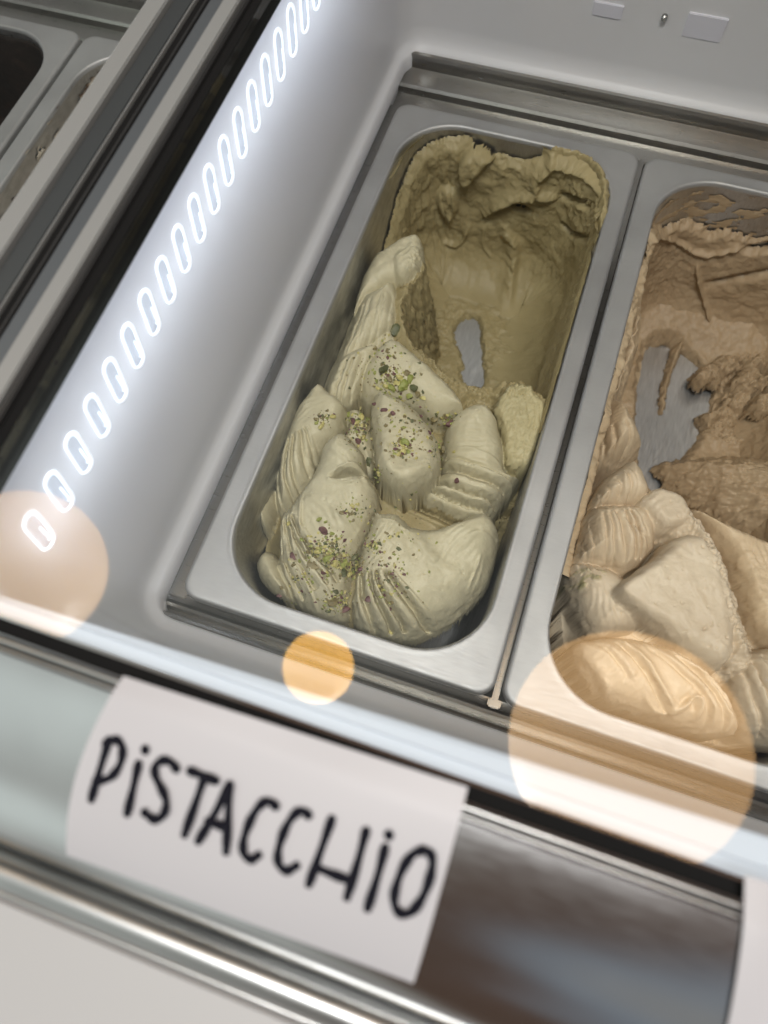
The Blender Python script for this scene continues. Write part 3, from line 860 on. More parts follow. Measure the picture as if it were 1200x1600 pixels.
F.lobe(PB, -0.036, -0.0020, 0.024, (0.14, 0.28), 0.0014, 19, sharp=(0.8, 0.55))
F.pleats([(429, 800), (425, 860), (440, 900), (456, 940)], [(470, 815), (497, 855), (535, 885), (552, 905)], 5, 0.0052, -0.020, 1.35, 0.003, 0.6, 5)
F.line([(455, 795), (466, 775), (500, 745)], -0.01, 0.0012, 0.0012, -1, 7)
for q_, (ln_, am_) in enumerate((([(436, 803), (436, 868), (458, 931)], 0.0026), ([(456, 794), (453, 853), (479, 910), (492, 948)], 0.0028), ([(471, 775), (469, 825), (477, 860), (500, 900), (521, 935)], 0.0028), ([(519, 797), (540, 816), (566, 845)], 0.0014))):
    F.line(ln_, -0.010, am_, 0.0010, 1, 120 + q_)
    F.line([(x_ + 4, y_) for x_, y_ in ln_], -0.010, -0.6 * am_, 0.0010, 0, 130 + q_)
# torn eye in that lobe
F.dent((545, 746), -0.004, 0.0080, 0.0022, math.radians(24), 0.0110, 4.0)
F.line([(512, 752), (530, 737), (555, 728), (572, 737)], -0.002, 0.0012, 0.0008, 0, 8)
F.line([(514, 754), (540, 762), (562, 757), (574, 748)], -0.003, 0.0012, 0.0008, 0, 9)
F.line([(560, 738), (568, 750), (576, 757)], -0.003, 0.0015, 0.0009, 0, 19)
F.line([(517, 750), (540, 748), (565, 742)], -0.004, -0.0035, 0.0008, 0, 18)
F.line([(591, 780), (575, 800), (560, 830), (545, 845)], -0.006, 0.0012, 0.0012, 1, 10)
PC = [(584, 810), (599, 817), (621, 815), (634, 824), (646, 836), (681, 835), (688, 831), (712, 819), (746, 810), (762, 815), (779, 834), (781, 851), (776, 881), (766, 916), (748, 938), (727, 957), (701, 978), (662, 998), (636, 1000), (603, 995), (562, 985), (546, 962), (547, 930), (555, 895), (567, 853), (581, 827)]
F.lobe(PC, -0.038, 0.0010, 0.024, (-0.05, 0.18), 0.0014, 20, sharp=(-0.45, 0.9))
F.pleats([(550, 893), (550, 940), (566, 985)], [(616, 897), (657, 940), (705, 978)], 5, 0.0046, -0.012, 1.3, 0.003, 0.6, 7)
# broad dish right of the crease, thin lips
F.dent((712, 868), -0.002, 0.017, 0.011, math.radians(20), 0.0048)
F.line([(634, 825), (657, 851), (681, 877)], 0.001, 0.0018, 0.0016, 1, 11)
F.line([(584, 812), (621, 816), (640, 832)], 0.001, 0.0014, 0.0010, 0, 12)
F.line([(752, 866), (744, 890), (734, 915)], -0.004, 0.0016, 0.0008, 0, 13)
F.line([(757, 868), (753, 895), (740, 917)], -0.004, 0.0009, 0.0007, 0, 14)
F.line([(722, 846), (745, 836), (778, 846)], -0.006, 0.0009, 0.0009, -1, 15)
F.line([(615, 940), (660, 960), (705, 945), (745, 935)], -0.012, 0.0008, 0.0012, 1, 16)
F.dent((712, 822), -0.02, 0.010, 0.003, math.radians(25), 0.010)
# gelato smeared over the back right rim
F.ridge([(868, 232, 0.0010), (905, 236, 0.0030), (938, 256, 0.0040), (946, 292, 0.0040), (943, 325, 0.0026), (938, 352, -0.0010), (933, 372, -0.0080)], 0.0050, 0.008, 0.0050, 0.030, 1.8, 1.3, 0.0024, 72, 0.022)
# roughness: crumbly cut faces, the hollow, grain of the cut piece
F.rough([(622, 450), (665, 400), (680, 450), (668, 500), (680, 560), (760, 590), (860, 590), (860, 640), (780, 650), (700, 640), (640, 560)], -0.03, 0.0050, 170, 80, 0.003)
F.rough([(690, 590), (760, 585), (860, 585), (850, 660), (770, 645), (730, 640)], -0.03, 0.0030, 130, 81, 0.003)
F.rough(PG, -0.012, 0.0010, 480, 82, 0.002, False, (1.2, 0.6))
F.rough([(740, 500), (900, 480), (880, 640), (760, 610)], -0.10, 0.0045, 110, 83, 0.008, False, (0.6, 1.3))
F.rough([(580, 400), (900, 300), (900, 500), (700, 600), (640, 540)], -0.10, 0.0020, 90, 84, 0.01)
F.rough([(660, 450), (740, 440), (720, 520), (690, 560), (665, 540)], -0.10, 0.0022, 190, 87, 0.006)
m_rim = np.exp(-((F.sd - 0.001) / 0.005) ** 2) * (F.Y > 0.19) * (F.X > 0.09)
F.H += m_rim * (0.0045 * np.abs(fbm(X, Y, 120, 85, 4, 0.6)) - 0.0006)
F.H += 0.00022 * fbm(X, Y, 330, 86, 3, 0.6) * (F.H > -0.06)
F.pits(PC, 0.0, 45, 0.0004, 0.0008, 1.0, 1); F.pits(PB, -0.005, 30, 0.0004, 0.0008, 1.0, 2); F.pits(PD, 0.004, 30, 0.0004, 0.0007, 1.0, 3)
F.pits(PF, -0.01, 40, 0.0004, 0.0009, 0.7, 4)

K = Coat(0.0, 0.135, S_TOT - 0.075, -0.119, -0.0005)
K.col[:] = (0.65, 0.59, 0.45)  # same tint: cut colour plus painted-in shade of the hollow
S, Z = K.S, K.Z
ls = OPY1 - OPR - 0.06; cb = ls + math.pi * OPR / 2; ce = cb + (OPX1 - OPX0 - 2 * OPR); rt = ce + math.pi * OPR / 2
ztop = np.interp(S, [0.135, 0.18, 0.215, ls, ls + 0.03, cb, cb + 0.012, cb + 0.03, ce - 0.012, ce, ce + 0.02, S_TOT], [-0.09, -0.06, -0.040, -0.026, -0.006, -0.003, -0.009, -0.012, -0.008, 0.000, 0.004, 0.000])
ztop = ztop + 0.006 * fbm(S, Z, 60, 101, 4, 0.6)
K.T = 0.0060 + 0.0042 * fbm(S, Z, 30, 102, 3) + 0.0009 * fbm(S, Z, 100, 103, 3, 0.5)
K.T *= 1 - 0.62 * sstep(ce + 0.02, rt, S) * sstep(-0.07, -0.02, Z)
K.T += bowl_t(Z) + 0.003 * sstep(ce - 0.02, ce + 0.03, S) * (1 - sstep(rt - 0.02, rt + 0.01, S))
K.T *= sstep(0.0, 0.010, ztop - Z) ** 0.6
K.T -= 0.003 * (1 - sstep(-0.003, 0.003, ztop - Z))
K.T *= np.sqrt(np.clip((-Z - 0.0005) / 0.007, 0, 1)) * sstep(0, 0.02, S_TOT - 0.085 - S + 0.012 * fbm(S, Z, 60, 111, 3))
# wavy tool marks on the left part
mk = (1 - sstep(cb - 0.015, cb + 0.025, S)) * sstep(0.004, 0.02, ztop - Z)
K.T += 0.0016 * mk * np.abs(np.sin((S * 330 + Z * 60 + 2.2 * fbm(S, Z, 40, 104, 3)))) ** 0.7
# smooth scoop faces and the edges between them
sm = sstep(cb + 0.03, cb + 0.05, S) * (1 - sstep(-0.045, -0.03, Z))
K.T = K.T * (1 - 0.0 * sm)
K.line([(841, 292), (844, 273), (864, 256), (866, 240)], 0.0072, 0.0025, 1, 1)
K.line([(872, 302), (819, 299), (779, 314), (760, 330)], 0.0064, 0.0018, -1, 2)
K.line([(866, 255), (900, 262), (930, 280), (938, 310)], 0.0048, 0.0021, 1, 3)
K.line([(793, 350), (813, 373), (810, 415), (820, 429), (833, 432)], 0.0080, 0.0023, -1, 4)
K.line([(841, 425), (836, 440), (832, 450)], 0.0072, 0.0021, -1, 5)
K.line([(934, 325), (936, 365), (920, 400)], 0.0048, 0.0018, 1, 6)
K.line([(760, 345), (756, 372), (772, 388)], 0.0016, 0.0010, 0, 7)
K.line([(735, 345), (725, 372), (695, 366)], 0.0040, 0.0018, 0, 8)
K.line([(793, 316), (810, 320), (829, 325)], -0.0065, 0.0020, 0, 9)
K.line([(886, 345), (902, 368), (918, 393)], -0.0070, 0.0022, 0, 10)
K.line([(878, 300), (905, 306), (932, 330)], -0.0065, 0.0024, 0, 11)
K.blob([(718, 246), (736, 226), (758, 230), (777, 248), (762, 250), (742, 276), (722, 278)], 0.0095, 0.004, 12)
K.blob([(680, 290), (700, 282), (720, 288), (722, 320), (705, 340), (680, 318)], 0.0060, 0.006, 13)
K.blob([(612, 232), (640, 205), (668, 200), (664, 225), (640, 250), (612, 290), (600, 280)], 0.0045, 0.006, 14)
K.T += (0.0009 * fbm(S, Z, 140, 113, 4, 0.6) + 0.0004 * fbm(S, Z, 280, 112, 3, 0.6)) * sstep(0.004, 0.01, ztop - Z) * (1 - sstep(-0.014, -0.004, Z))
K.T += 0.0016 * sstep(cb, cb + 0.03, S) * sstep(-0.05, -0.02, Z) * (1 - sstep(-0.016, -0.006, Z)) * fbm(S, Z, 190, 110, 4, 0.6)
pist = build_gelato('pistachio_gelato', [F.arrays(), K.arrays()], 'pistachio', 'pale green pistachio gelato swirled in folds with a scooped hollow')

# ---- hazelnut
F2 = Field(X2, 0.00046)
X, Y = F2.X, F2.Y
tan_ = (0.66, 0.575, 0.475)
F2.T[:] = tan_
floor = -0.1115 + 0.004 * fbm(X, Y, 34, 201, 4) + 0.0015 * fbm(X, Y, 120, 204, 4)
floor += 0.018 * sstep(0.30, 0.345, Y) + 0.012 * (1 - sstep(X2 + 0.02, X2 + 0.04, X))
F2.H = np.maximum(F2.H, floor)
def bare(F_, poly, z, seed, deep=0.018, soft=0.009):
    pp = chaikin(F_.un(poly, z)); d_, _, _ = seg_dist(F_.X, F_.Y, pp, True)
    sd_ = np.where(inside_poly(F_.X, F_.Y, pp), -d_, d_) + 0.003 * fbm(F_.X, F_.Y, 120, seed, 4)
    F_.H = np.where((sd_ < 0.015) & (F_.H < -0.07), F_.H - deep * (1 - sstep(-0.002, soft, sd_)), F_.H)
bare(F2, [(1010, 545), (1040, 540), (1075, 565), (1110, 600), (1102, 645), (1080, 685), (1056, 715), (1038, 750), (1022, 762), (1003, 725), (1002, 640)], -0.117, 301)
bare(F2, [(1155, 665), (1172, 660), (1175, 680), (1158, 685)], -0.117, 302)
F2.ridge([(1066, 535, -0.1080), (1050, 570, -0.1120), (1040, 605, -0.1125), (1036, 640, -0.115)], 0.004, 0.012, 0.004, 0.012, 1.5, 1.5, 0.002, 305)
# curled lumps on the pan floor
for k_, (c_, z_, r_) in enumerate([((1100, 590), -0.098, 26), ((1130, 575), -0.096, 24), ((1165, 600), -0.092, 28), ((1190, 640), -0.090, 26), ((1175, 575), -0.094, 22), ((1100, 660), -0.104, 18), ((1150, 630), -0.100, 24), ((1210, 600), -0.088, 26), ((1185, 605), -0.086, 16), ((1190, 665), -0.096, 14)]):
    F2.lobe([(c_[0] + r_ * (1 + 0.3 * math.sin(k_ * 3 + a)) * math.cos(a), c_[1] + 0.75 * r_ * math.sin(a)) for a in np.linspace(0, 2 * math.pi, 9)[:-1]], z_ - 0.016, z_, 0.009, (0, 0), 0.004, 310 + k_, 0.3, 2.0, tan_, 0.003)
F2.rough([(1090, 540), (1260, 540), (1260, 690), (1090, 690)], -0.10, 0.006, 100, 330, 0.006, True)
# sloping, rippled cut between the bare floor and the front mound
F2.lobe([(1022, 716), (1060, 706), (1100, 698), (1152, 690), (1200, 688), (1260, 690), (1260, 900), (1200, 862), (1150, 838), (1110, 806), (1060, 765), (1035, 740)], -0.112, -0.066, 0.050, (0.0, -0.45), 0.003, 331, 0.2, 1.4, tan_, 0.003)
F2.rough([(1040, 710), (1260, 690), (1260, 880), (1150, 830), (1090, 780)], -0.08, 0.0050, 95, 332, 0.006, False, (0.5, 1.5))
# bulk and front lobes
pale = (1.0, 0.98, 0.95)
P = chaikin(F2.un([(890, 880), (930, 760), (990, 740), (1060, 790), (1140, 840), (1260, 880), (1260, 1190), (1160, 1160), (1020, 1130), (900, 1040)], -0.03)); ins = inside_poly(X, Y, P); d_, _, _ = seg_dist(X, Y, P, True)
h_ = np.where(ins, -0.06 + 0.026 * sstep(0, 0.015, d_), -1); up = h_ > F2.H
F2.H = np.maximum(F2.H, h_); F2.T[up] = pale
QI = [(926, 697), (930, 722), (945, 730), (970, 730), (1001, 713), (1010, 693), (989, 656), (963, 628), (946, 621), (935, 660)]
F2.lobe([(1005, 470), (1000, 540), (985, 600), (960, 640), (940, 640), (950, 580), (975, 500), (990, 440)], -0.09, -0.045, 0.012, (-0.6, 0), 0.004, 340, 0.5, 2.0, (0.93, 0.86, 0.76), 0.003)
F2.lobe(QI, -0.075, -0.036, 0.022, (-0.1, 0), 0.002, 341, 0.4, 2.0, (0.95, 0.89, 0.80))
F2.pleats([(935, 660), (932, 700), (945, 728)], [(985, 660), (1000, 690), (990, 712)], 4, 0.003, -0.045, 0.8, 0.004, 0.7, 3)
QG = [(1063, 787), (1095, 808), (1140, 832), (1200, 856), (1250, 880), (1250, 1030), (1176, 1020), (1150, 966), (1130, 881), (1093, 836)]
F2.lobe(QG, -0.05, -0.014, 0.010, (0, -0.05), 0.0012, 342, 0.5, 2.5, (0.96, 0.88, 0.77))
QE = [(1126, 1049), (1148, 1018), (1176, 1014), (1250, 1010), (1250, 1190), (1200, 1172), (1150, 1144), (1130, 1092)]
F2.lobe(QE, -0.04, -0.006, 0.02, (0, 0.2), 0.0012, 343, 0.35, 2.5, pale)
F2.pleats([(1126, 1060), (1140, 1110), (1170, 1160)], [(1190, 1020), (1215, 1080), (1240, 1150)], 4, 0.0025, -0.012, 1.2, 0.004, 0.7, 6)
QB = [(990, 795), (1012, 800), (1024, 854), (1012, 877), (977, 905), (961, 901), (945, 889), (888, 885), (906, 842), (911, 797), (940, 790)]
F2.lobe([(880, 870), (960, 890), (1000, 940), (1010, 985), (960, 1002), (918, 1000), (900, 960), (884, 915)], -0.045, -0.016, 0.018, (0.1, 0), 0.0014, 344, 0.35, 2.5, pale)
F2.lobe(QB, -0.04, -0.007, 0.020, (0.1, 0.05), 0.0010, 345, 0.35, 2.5, (0.98, 0.93, 0.86))
F2.pleats([(910, 800), (902, 845), (915, 893)], [(992, 796), (1014, 838), (1022, 866)], 8, 0.0030, -0.012, 1.2, 0.003, 0.6, 4)
QB2 = [(982, 718), (998, 735), (1012, 768), (1010, 790), (988, 800), (950, 798), (921, 799), (926, 770), (945, 745), (965, 732)]
F2.lobe(QB2, -0.035, -0.006, 0.016, (0.05, -0.1), 0.0014, 346, 0.35, 2.5, (0.97, 0.92, 0.85))
F2.pleats([(928, 762), (926, 785), (935, 797)], [(985, 725), (1000, 760), (998, 790)], 5, 0.0020, -0.010, 0.8, 0.004, 0.7, 9)
F2.line([(982, 720), (975, 750), (988, 775), (985, 797)], -0.005, 0.0014, 0.0010, 0, 41)
QC = [(988, 785), (1014, 767), (1051, 779), (1069, 800), (1073, 838), (1030, 848), (1006, 832), (984, 802)]
F2.lobe(QC, -0.032, -0.004, 0.009, (0.05, -0.05), 0.0012, 347, 0.35, 2.4, pale)
QA = [(1034, 848), (1071, 840), (1099, 856), (1121, 887), (1137, 944), (1150, 1017), (1130, 1051), (1103, 1055), (1051, 1015), (1010, 982), (957, 942), (951, 923), (994, 893), (1022, 869)]
F2.lobe(QA, -0.026, 0.0015, 0.011, (0.0, 0.12), 0.0012, 348, 0.35, 2.4, pale, sharp=(-0.8, -0.2))
F2.ridge([(1066, 800, -0.006), (1092, 828, -0.005), (1118, 875, -0.004), (1140, 950, -0.004), (1162, 1020, -0.007)], 0.006, 0.006, 0.009, 0.012, 1.6, 1.4, 0.004, 361)
F2.line([(1128, 1046), (1140, 1035), (1150, 1010)], -0.003, 0.0016, 0.0010, 0, 42)
F2.line([(1000, 980), (1050, 1005), (1105, 1050)], -0.012, 0.0010, 0.0010, 0, 43)
F2.line([(1075, 850), (1090, 880), (1110, 930), (1120, 990)], 0.0, 0.0006, 0.0012, 1, 44)
QD = [(890, 1005), (921, 999), (977, 995), (1051, 1013), (1103, 1053), (1140, 1090), (1162, 1150), (1116, 1156), (1075, 1142), (1010, 1122), (945, 1098), (908, 1055)]
F2.lobe(QD, -0.03, -0.002, 0.020, (0.0, 0.22), 0.0014, 349, 0.35, 2.5, pale, sharp=(-0.3, -0.8))
def c9(pts): return [(880 + x / 3.2, 680 + y / 3.2) for x, y in pts]
for q_, (ln_, am_) in enumerate((([(60, 1060), (150, 1150), (200, 1230), (230, 1290)], 0.0030), ([(180, 1030), (290, 1150), (330, 1220)], 0.0018), ([(270, 1025), (400, 1170), (480, 1300), (560, 1395)], 0.0034), ([(430, 1065), (560, 1170), (690, 1290), (740, 1400), (755, 1490)], 0.0022), ([(560, 1105), (700, 1215), (800, 1370), (850, 1490)], 0.0026), ([(640, 1160), (740, 1230), (830, 1370)], 0.0016))):
    am_ *= 1.5
    F2.line(c9(ln_), -0.008, am_, 0.0011, 1, 420 + q_)
    F2.line([(x_ - 4, y_ + 3) for x_, y_ in c9(ln_)], -0.008, -0.55 * am_, 0.0011, 0, 430 + q_)
F2.line(c9([(390, 1310), (440, 1380), (520, 1405), (590, 1360), (625, 1310), (665, 1335), (655, 1420)]), -0.012, 0.0036, 0.0013, 0, 440)
F2.line(c9([(560, 1340), (600, 1310), (640, 1380)]), -0.012, -0.0025, 0.0016, 0, 441)
F2.line(c9([(20, 1045), (80, 1130), (190, 1230), (230, 1300)]), -0.012, 0.0020, 0.0010, 0, 442)
F2.line(c9([(300, 400), (380, 470), (470, 545)]), -0.008, -0.0020, 0.0012, 0, 443)
# crumbly seam between slab and cut face; flecked smear of green
F2.rough([(1055, 780), (1085, 800), (1120, 850), (1145, 930), (1180, 1015), (1160, 1030), (1130, 980), (1110, 900), (1080, 850)], -0.006, 0.0042, 240, 350, 0.004)
F2.rough(QG, -0.012, 0.0010, 260, 351, 0.004)
F2.line([(1062, 790), (1092, 825), (1122, 880), (1140, 960), (1165, 1020)], -0.006, 0.0022, 0.0018, 0, 46)
gp = F2.un([(888, 880), (920, 880), (952, 890), (950, 905), (920, 920), (895, 925), (886, 905)], -0.018); gi = inside_poly(X, Y, gp)
gd, _, _ = seg_dist(X, Y, gp, True)
gm = (gi * sstep(0, 0.003, gd) * sstep(-0.1, 0.25, fbm(X, Y, 160, 352, 4)))
F2.H += 0.0028 * gm * (0.5 + fbm(X, Y, 260, 353, 3))
F2.T = F2.T * (1 - gm[..., None]) + np.array((0.62, 0.66, 0.48)) * gm[..., None]
F2.H += 0.0002 * fbm(X, Y, 330, 354, 3, 0.6) * (F2.H > -0.06)
F2.pits(QA, 0.0, 60, 0.0004, 0.0008, 1.3, 5); F2.pits(QE, -0.01, 30, 0.0004, 0.0008, 1.2, 6); F2.pits(QC, -0.005, 20, 0.0004, 0.0008, 1.2, 7)
F2.dent((1103, 981), 0.0, 0.0016, 0.0007, 0.9, 0.0016); F2.dent((1073, 985), 0.0, 0.0012, 0.0006, 0.3, 0.0014); F2.dent((1068, 998), 0.0, 0.0013, 0.0007, 0.2, 0.0016)
for q_, ln_ in enumerate(([(1030, 862), (1045, 872), (1060, 876)], [(1018, 880), (1030, 890), (1036, 905)], [(1046, 845), (1062, 862), (1078, 872)], [(1000, 905), (1012, 915), (1016, 930)], [(1070, 890), (1085, 925), (1108, 960)], [(975, 935), (1000, 950), (1020, 975)])):
    F2.line(ln_, 0.0, 0.0007, 0.0008, 1, 460 + q_)
K2 = Coat(X2, 0.02, S_TOT - 0.04, -0.119, -0.0005)
S, Z = K2.S, K2.Z
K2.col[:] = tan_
K2.col[S < ls] = (0.90, 0.82, 0.70)
# lower coat all round, thin streaky smears above
zc = np.interp(S, [0, 0.12, 0.2, ls, cb, ce, S_TOT], [-0.03, -0.022, -0.018, -0.016, -0.030, -0.036, -0.03]) + 0.011 * fbm(S, Z, 45, 401, 4)
K2.T = 0.006 + 0.0025 * fbm(S, Z, 40, 402, 4) + 0.024 * np.exp(-(Z + 0.119) / 0.020)
K2.T *= sstep(0.0, 0.006, zc - Z) ** 0.7
smear = fbm(S * 0.35 + Z * 0.3, Z * 1.0 - S * 0.35, 120, 403, 4, 0.6) + 0.12 - 0.35 * sstep(-0.012, 0.0, Z)
K2.T = np.maximum(K2.T, np.where(Z < -0.002, 0.0006 * np.clip(smear * 3, -0.2, 1.0), -0.001))
K2.line([(1000, 405), (1080, 395), (1150, 385), (1230, 372)], 0.0028, 0.0016, 0, 404)
K2.line([(1092, 405), (1098, 440), (1115, 480)], 0.0040, 0.0012, 0, 405)
K2.line([(1105, 435), (1150, 428), (1230, 412)], -0.0050, 0.0030, 0, 406)
K2.T += 0.0012 * (Z < zc) * fbm(S, Z, 150, 407, 4, 0.6)
build_gelato('tan_gelato', [F2.arrays(), K2.arrays()], 'hazelnut', 'tan brown gelato with pale folds in front of a bare pan floor')

# ---- the two pans seen beyond the rails
F3 = Field(-0.2385, 0.0014)
F3.H = -0.075 + 0.012 * fbm(F3.X, F3.Y, 25, 501, 3)
K3 = Coat(-0.2385, 0.05, S_TOT - 0.15, -0.10, -0.0005, 0.0009)
S, Z = K3.S, K3.Z
sm3 = fbm(S * 0.5 + Z * 0.8, Z - S * 0.2, 70, 502, 4, 0.6)
K3.T = 0.0016 * np.clip(sm3 * 3 + 0.05 - 0.5 * sstep(-0.02, -0.004, Z), -0.2, 1.0)
build_gelato('streaked_gelato', [F3.arrays(), K3.arrays()], 'stracciatella', 'pale and brown gelato streaks smeared inside the pan beside the frame rails')
F4 = Field(-0.4065, 0.0018)
F4.H = -0.055 + 0.010 * fbm(F4.X, F4.Y, 30, 511, 4) - 0.03 * sstep(0.2, 0.3, F4.Y)
K4 = Coat(-0.4065, 0.02, S_TOT - 0.02, -0.119, -0.0005, 0.0012)
K4.T = (0.002 + 0.0015 * fbm(K4.S, K4.Z, 50, 512, 4)) * sstep(0, 0.006, -0.004 + 0.004 * fbm(K4.S, K4.Z, 60, 513, 3) - K4.Z)
build_gelato('dark_gelato', [F4.arrays(), K4.arrays()], 'chocolate', 'very dark gelato low in the pan beyond the frame rails')

# ------------------------------------------------------------------ chopped pistachio topping
def nut_mat(name, c0, c1):
    m = mat(name, c0, 0.55)
    b = m.node_tree.nodes['Principled BSDF']
    L(m, ramp_(m, noise(m, 900.0, 3.0), [(0.35, c0), (0.65, c1)]), b.inputs['Base Color'])
    return m
NUT = {
    'bright green': nut_mat('nut_bright_green', (0.20, 0.23, 0.045), (0.37, 0.38, 0.12)),
    'dark green': nut_mat('nut_dark_green', (0.07, 0.08, 0.03), (0.15, 0.15, 0.07)),
    'yellow green': nut_mat('nut_yellow_green', (0.43, 0.38, 0.11), (0.56, 0.50, 0.23)),
    'purple brown': nut_mat('nut_skin', (0.08, 0.03, 0.035), (0.20, 0.10, 0.09)),
    'olive brown': nut_mat('nut_olive', (0.15, 0.12, 0.05), (0.27, 0.22, 0.10)),
}
def rock(r, seed, sub=2, jit=0.28, sc=(1, 0.7, 0.6)):
    bm = bmesh.new(); bmesh.ops.create_icosphere(bm, subdivisions=sub, radius=1.0)
    q = random.Random(seed)
    planes = [(Vector((q.uniform(-1, 1), q.uniform(-1, 1), q.uniform(-1, 1))).normalized(), q.uniform(0.45, 0.85)) for _ in range(6)]
    for v in bm.verts:
        for n_, d in planes:
            k = v.co.dot(n_)
            if k > d: v.co -= n_ * (k - d)
        v.co *= 1 + q.uniform(-jit, jit) * 0.35
        v.co = Vector((v.co.x * sc[0], v.co.y * sc[1], v.co.z * sc[2])) * r
    bm.verts.index_update()
    vs = [v.co.copy() for v in bm.verts]; fs = [[v.index for v in f.verts] for f in bm.faces]
    bm.free(); return vs, fs
PIECES = [  # px
    (621, 600, 'yellow green', 2.6, 'c'), (641, 594, 'bright green', 2.4, 'c'), (609, 592, 'olive brown', 2.4, 'c'), (652, 616, 'olive brown', 2.3, 'c'), (603, 604, 'yellow green', 1.9, 'c'), (636, 583, 'olive brown', 1.9, 'c'),
    (586, 632, 'purple brown', 1.8, 'd'), (545, 648, 'bright green', 2.0, 'l'), (568, 684, 'yellow green', 1.8, 'l'), (512, 872, 'bright green', 2.2, 'f'), (498, 862, 'yellow green', 2.0, 'f'), (530, 868, 'olive brown', 2.2, 'f'), (556, 882, 'yellow green', 1.8, 'f'),   # px, py, colour, radius mm, place
    (630, 604, 'bright green', 3.4, 'c'), (618, 518, 'dark green', 3.6, 'r'), (600, 578, 'dark green', 3.9, 'c'), (624, 590, 'yellow green', 2.2, 'c'), (613, 607, 'bright green', 2.4, 'c'),
    (646, 607, 'dark green', 2.6, 'c'), (660, 623, 'yellow green', 2.0, 'c'), (640, 618, 'bright green', 2.2, 'c'), (704, 663, 'purple brown', 2.8, 's'), (678, 655, 'olive brown', 2.6, 's'), (694, 704, 'olive brown', 2.2, 's'),
    (714, 752, 'purple brown', 2.1, 's'), (630, 706, 'yellow green', 1.9, 'd'), (622, 711, 'yellow green', 1.4, 'd'), (633, 692, 'bright green', 2.3, 'd'), (619, 702, 'purple brown', 1.4, 'd'), (671, 677, 'purple brown', 1.5, 'd'),
    (600, 642, 'purple brown', 2.0, 'd'), (614, 648, 'purple brown', 1.7, 'd'), (576, 722, 'dark green', 2.4, 'l'), (564, 652, 'yellow green', 2.1, 'l'), (552, 660, 'purple brown', 2.3, 'l'), (575, 672, 'olive brown', 2.1, 'l'), (560, 690, 'purple brown', 2.3, 'l'),
    (520, 651, 'yellow green', 2.0, 'l'), (502, 666, 'yellow green', 2.0, 'l'), (459, 868, 'purple brown', 3.3, 'f'), (490, 883, 'olive brown', 3.4, 'f'), (537, 881, 'bright green', 2.5, 'f'), (524, 882, 'yellow green', 1.9, 'f'), (552, 871, 'dark green', 2.7, 'f'),
    (536, 895, 'dark green', 2.4, 'f'), (545, 898, 'yellow green', 1.9, 'f'), (565, 889, 'purple brown', 2.2, 'f'), (505, 830, 'purple brown', 2.4, 'f'), (520, 940, 'olive brown', 3.0, 'f'), (538, 952, 'purple brown', 3.0, 'f'), (611, 988, 'yellow green', 2.6, 'f'),
    (577, 935, 'purple brown', 2.2, 'f'), (451, 819, 'yellow green', 1.9, 'f'), (505, 895, 'purple brown', 1.7, 'f'), (591, 916, 'yellow green', 1.5, 'f'), (438, 930, 'purple brown', 1.9, 'f'), (605, 940, 'olive brown', 1.6, 'f'), (525, 925, 'dark green', 2.4, 'f'), (500, 812, 'bright green', 1.6, 'f'),
]
PLACE = {'c': 'on the crest of the pistachio gelato', 'r': 'on the tall ridge of the pistachio gelato', 's': 'beside the drop shaped fold', 'd': 'on the drop shaped fold', 'l': 'in the gap by the torn fold', 'f': 'on the pleated folds near the pan front'}
rock_me = {}
for k, (px, py, colr, rmm, plc) in enumerate(PIECES):
    key = (colr, k % 4)
    if key not in rock_me:
        v, f = rock(0.001, 40 + k, 2, 0.3, (1, 0.62 + 0.1 * (k % 3), 0.5))
        o = mesh_obj('pistachio_piece', v, f, NUT[colr], None)
        rock_me[key] = o.data
    else:
        o = bpy.data.objects.new('pistachio_piece', rock_me[key]); C.objects.link(o)
    p = F.drop(px, py)
    o.location = (p[0], p[1], p[2] + 0.0003 * rmm)
    q = random.Random(k)
    o.rotation_euler = (q.uniform(-.5, .5), q.uniform(-.5, .5), q.uniform(0, 6.28))
    o.scale = (rmm * 1.28,) * 3
    tag(o, f'{colr} chopped pistachio piece {PLACE[plc]}', 'pistachio', f'{colr} pistachio pieces {PLACE[plc]}')

CLUST = [(612, 598, 26, 18, 150), (630, 702, 20, 12, 70), (560, 668, 18, 22, 130), (505, 655, 14, 10, 45), (515, 860, 26, 24, 240), (545, 885, 20, 16, 140), (582, 852, 10, 10, 40), (525, 940, 20, 16, 90),
         (695, 655, 14, 10, 50), (610, 900, 30, 40, 70), (600, 560, 40, 30, 90), (640, 660, 34, 40, 90), (590, 740, 6, 10, 20), (550, 795, 22, 16, 40), (680, 700, 16, 30, 30), (470, 900, 20, 30, 40), (600, 820, 60, 60, 60)]
cv = []; cf = []; cm = []
q = random.Random(99)
base_rocks = [rock(1.0, 200 + i, 1, 0.5, (1, 0.75, 0.6)) for i in range(6)]
cols = list(NUT)
for (cx, cy, sx, sy, n) in CLUST:
    for _ in range(int(n * 2.2)):
        px = q.gauss(cx, sx * 0.62); py = q.gauss(cy, sy * 0.62)
        p = F.drop(px, py)
        if p[2] < -0.05: continue
        r = 0.00046 + 0.0015 * q.random() ** 2.6
        vs, fs = base_rocks[q.randrange(6)]
        R_ = Matrix.Rotation(q.uniform(0, 6.28), 3, Vector((q.uniform(-1, 1), q.uniform(-1, 1), q.uniform(-1, 1))).normalized())
        o0 = len(cv)
        cv += [tuple(Vector(p) + R_ @ (v * r)) for v in vs]
        ci = q.choices(range(5), (3.2, 2.4, 2.8, 1.2, 3.8))[0]
        for f in fs: cf.append([i + o0 for i in f]); cm.append(ci)
crumbs = mesh_obj('pistachio_crumbs', cv, cf, None)
for c_ in cols: crumbs.data.materials.append(NUT[c_])
crumbs.data.polygons.foreach_set('material_index', cm)
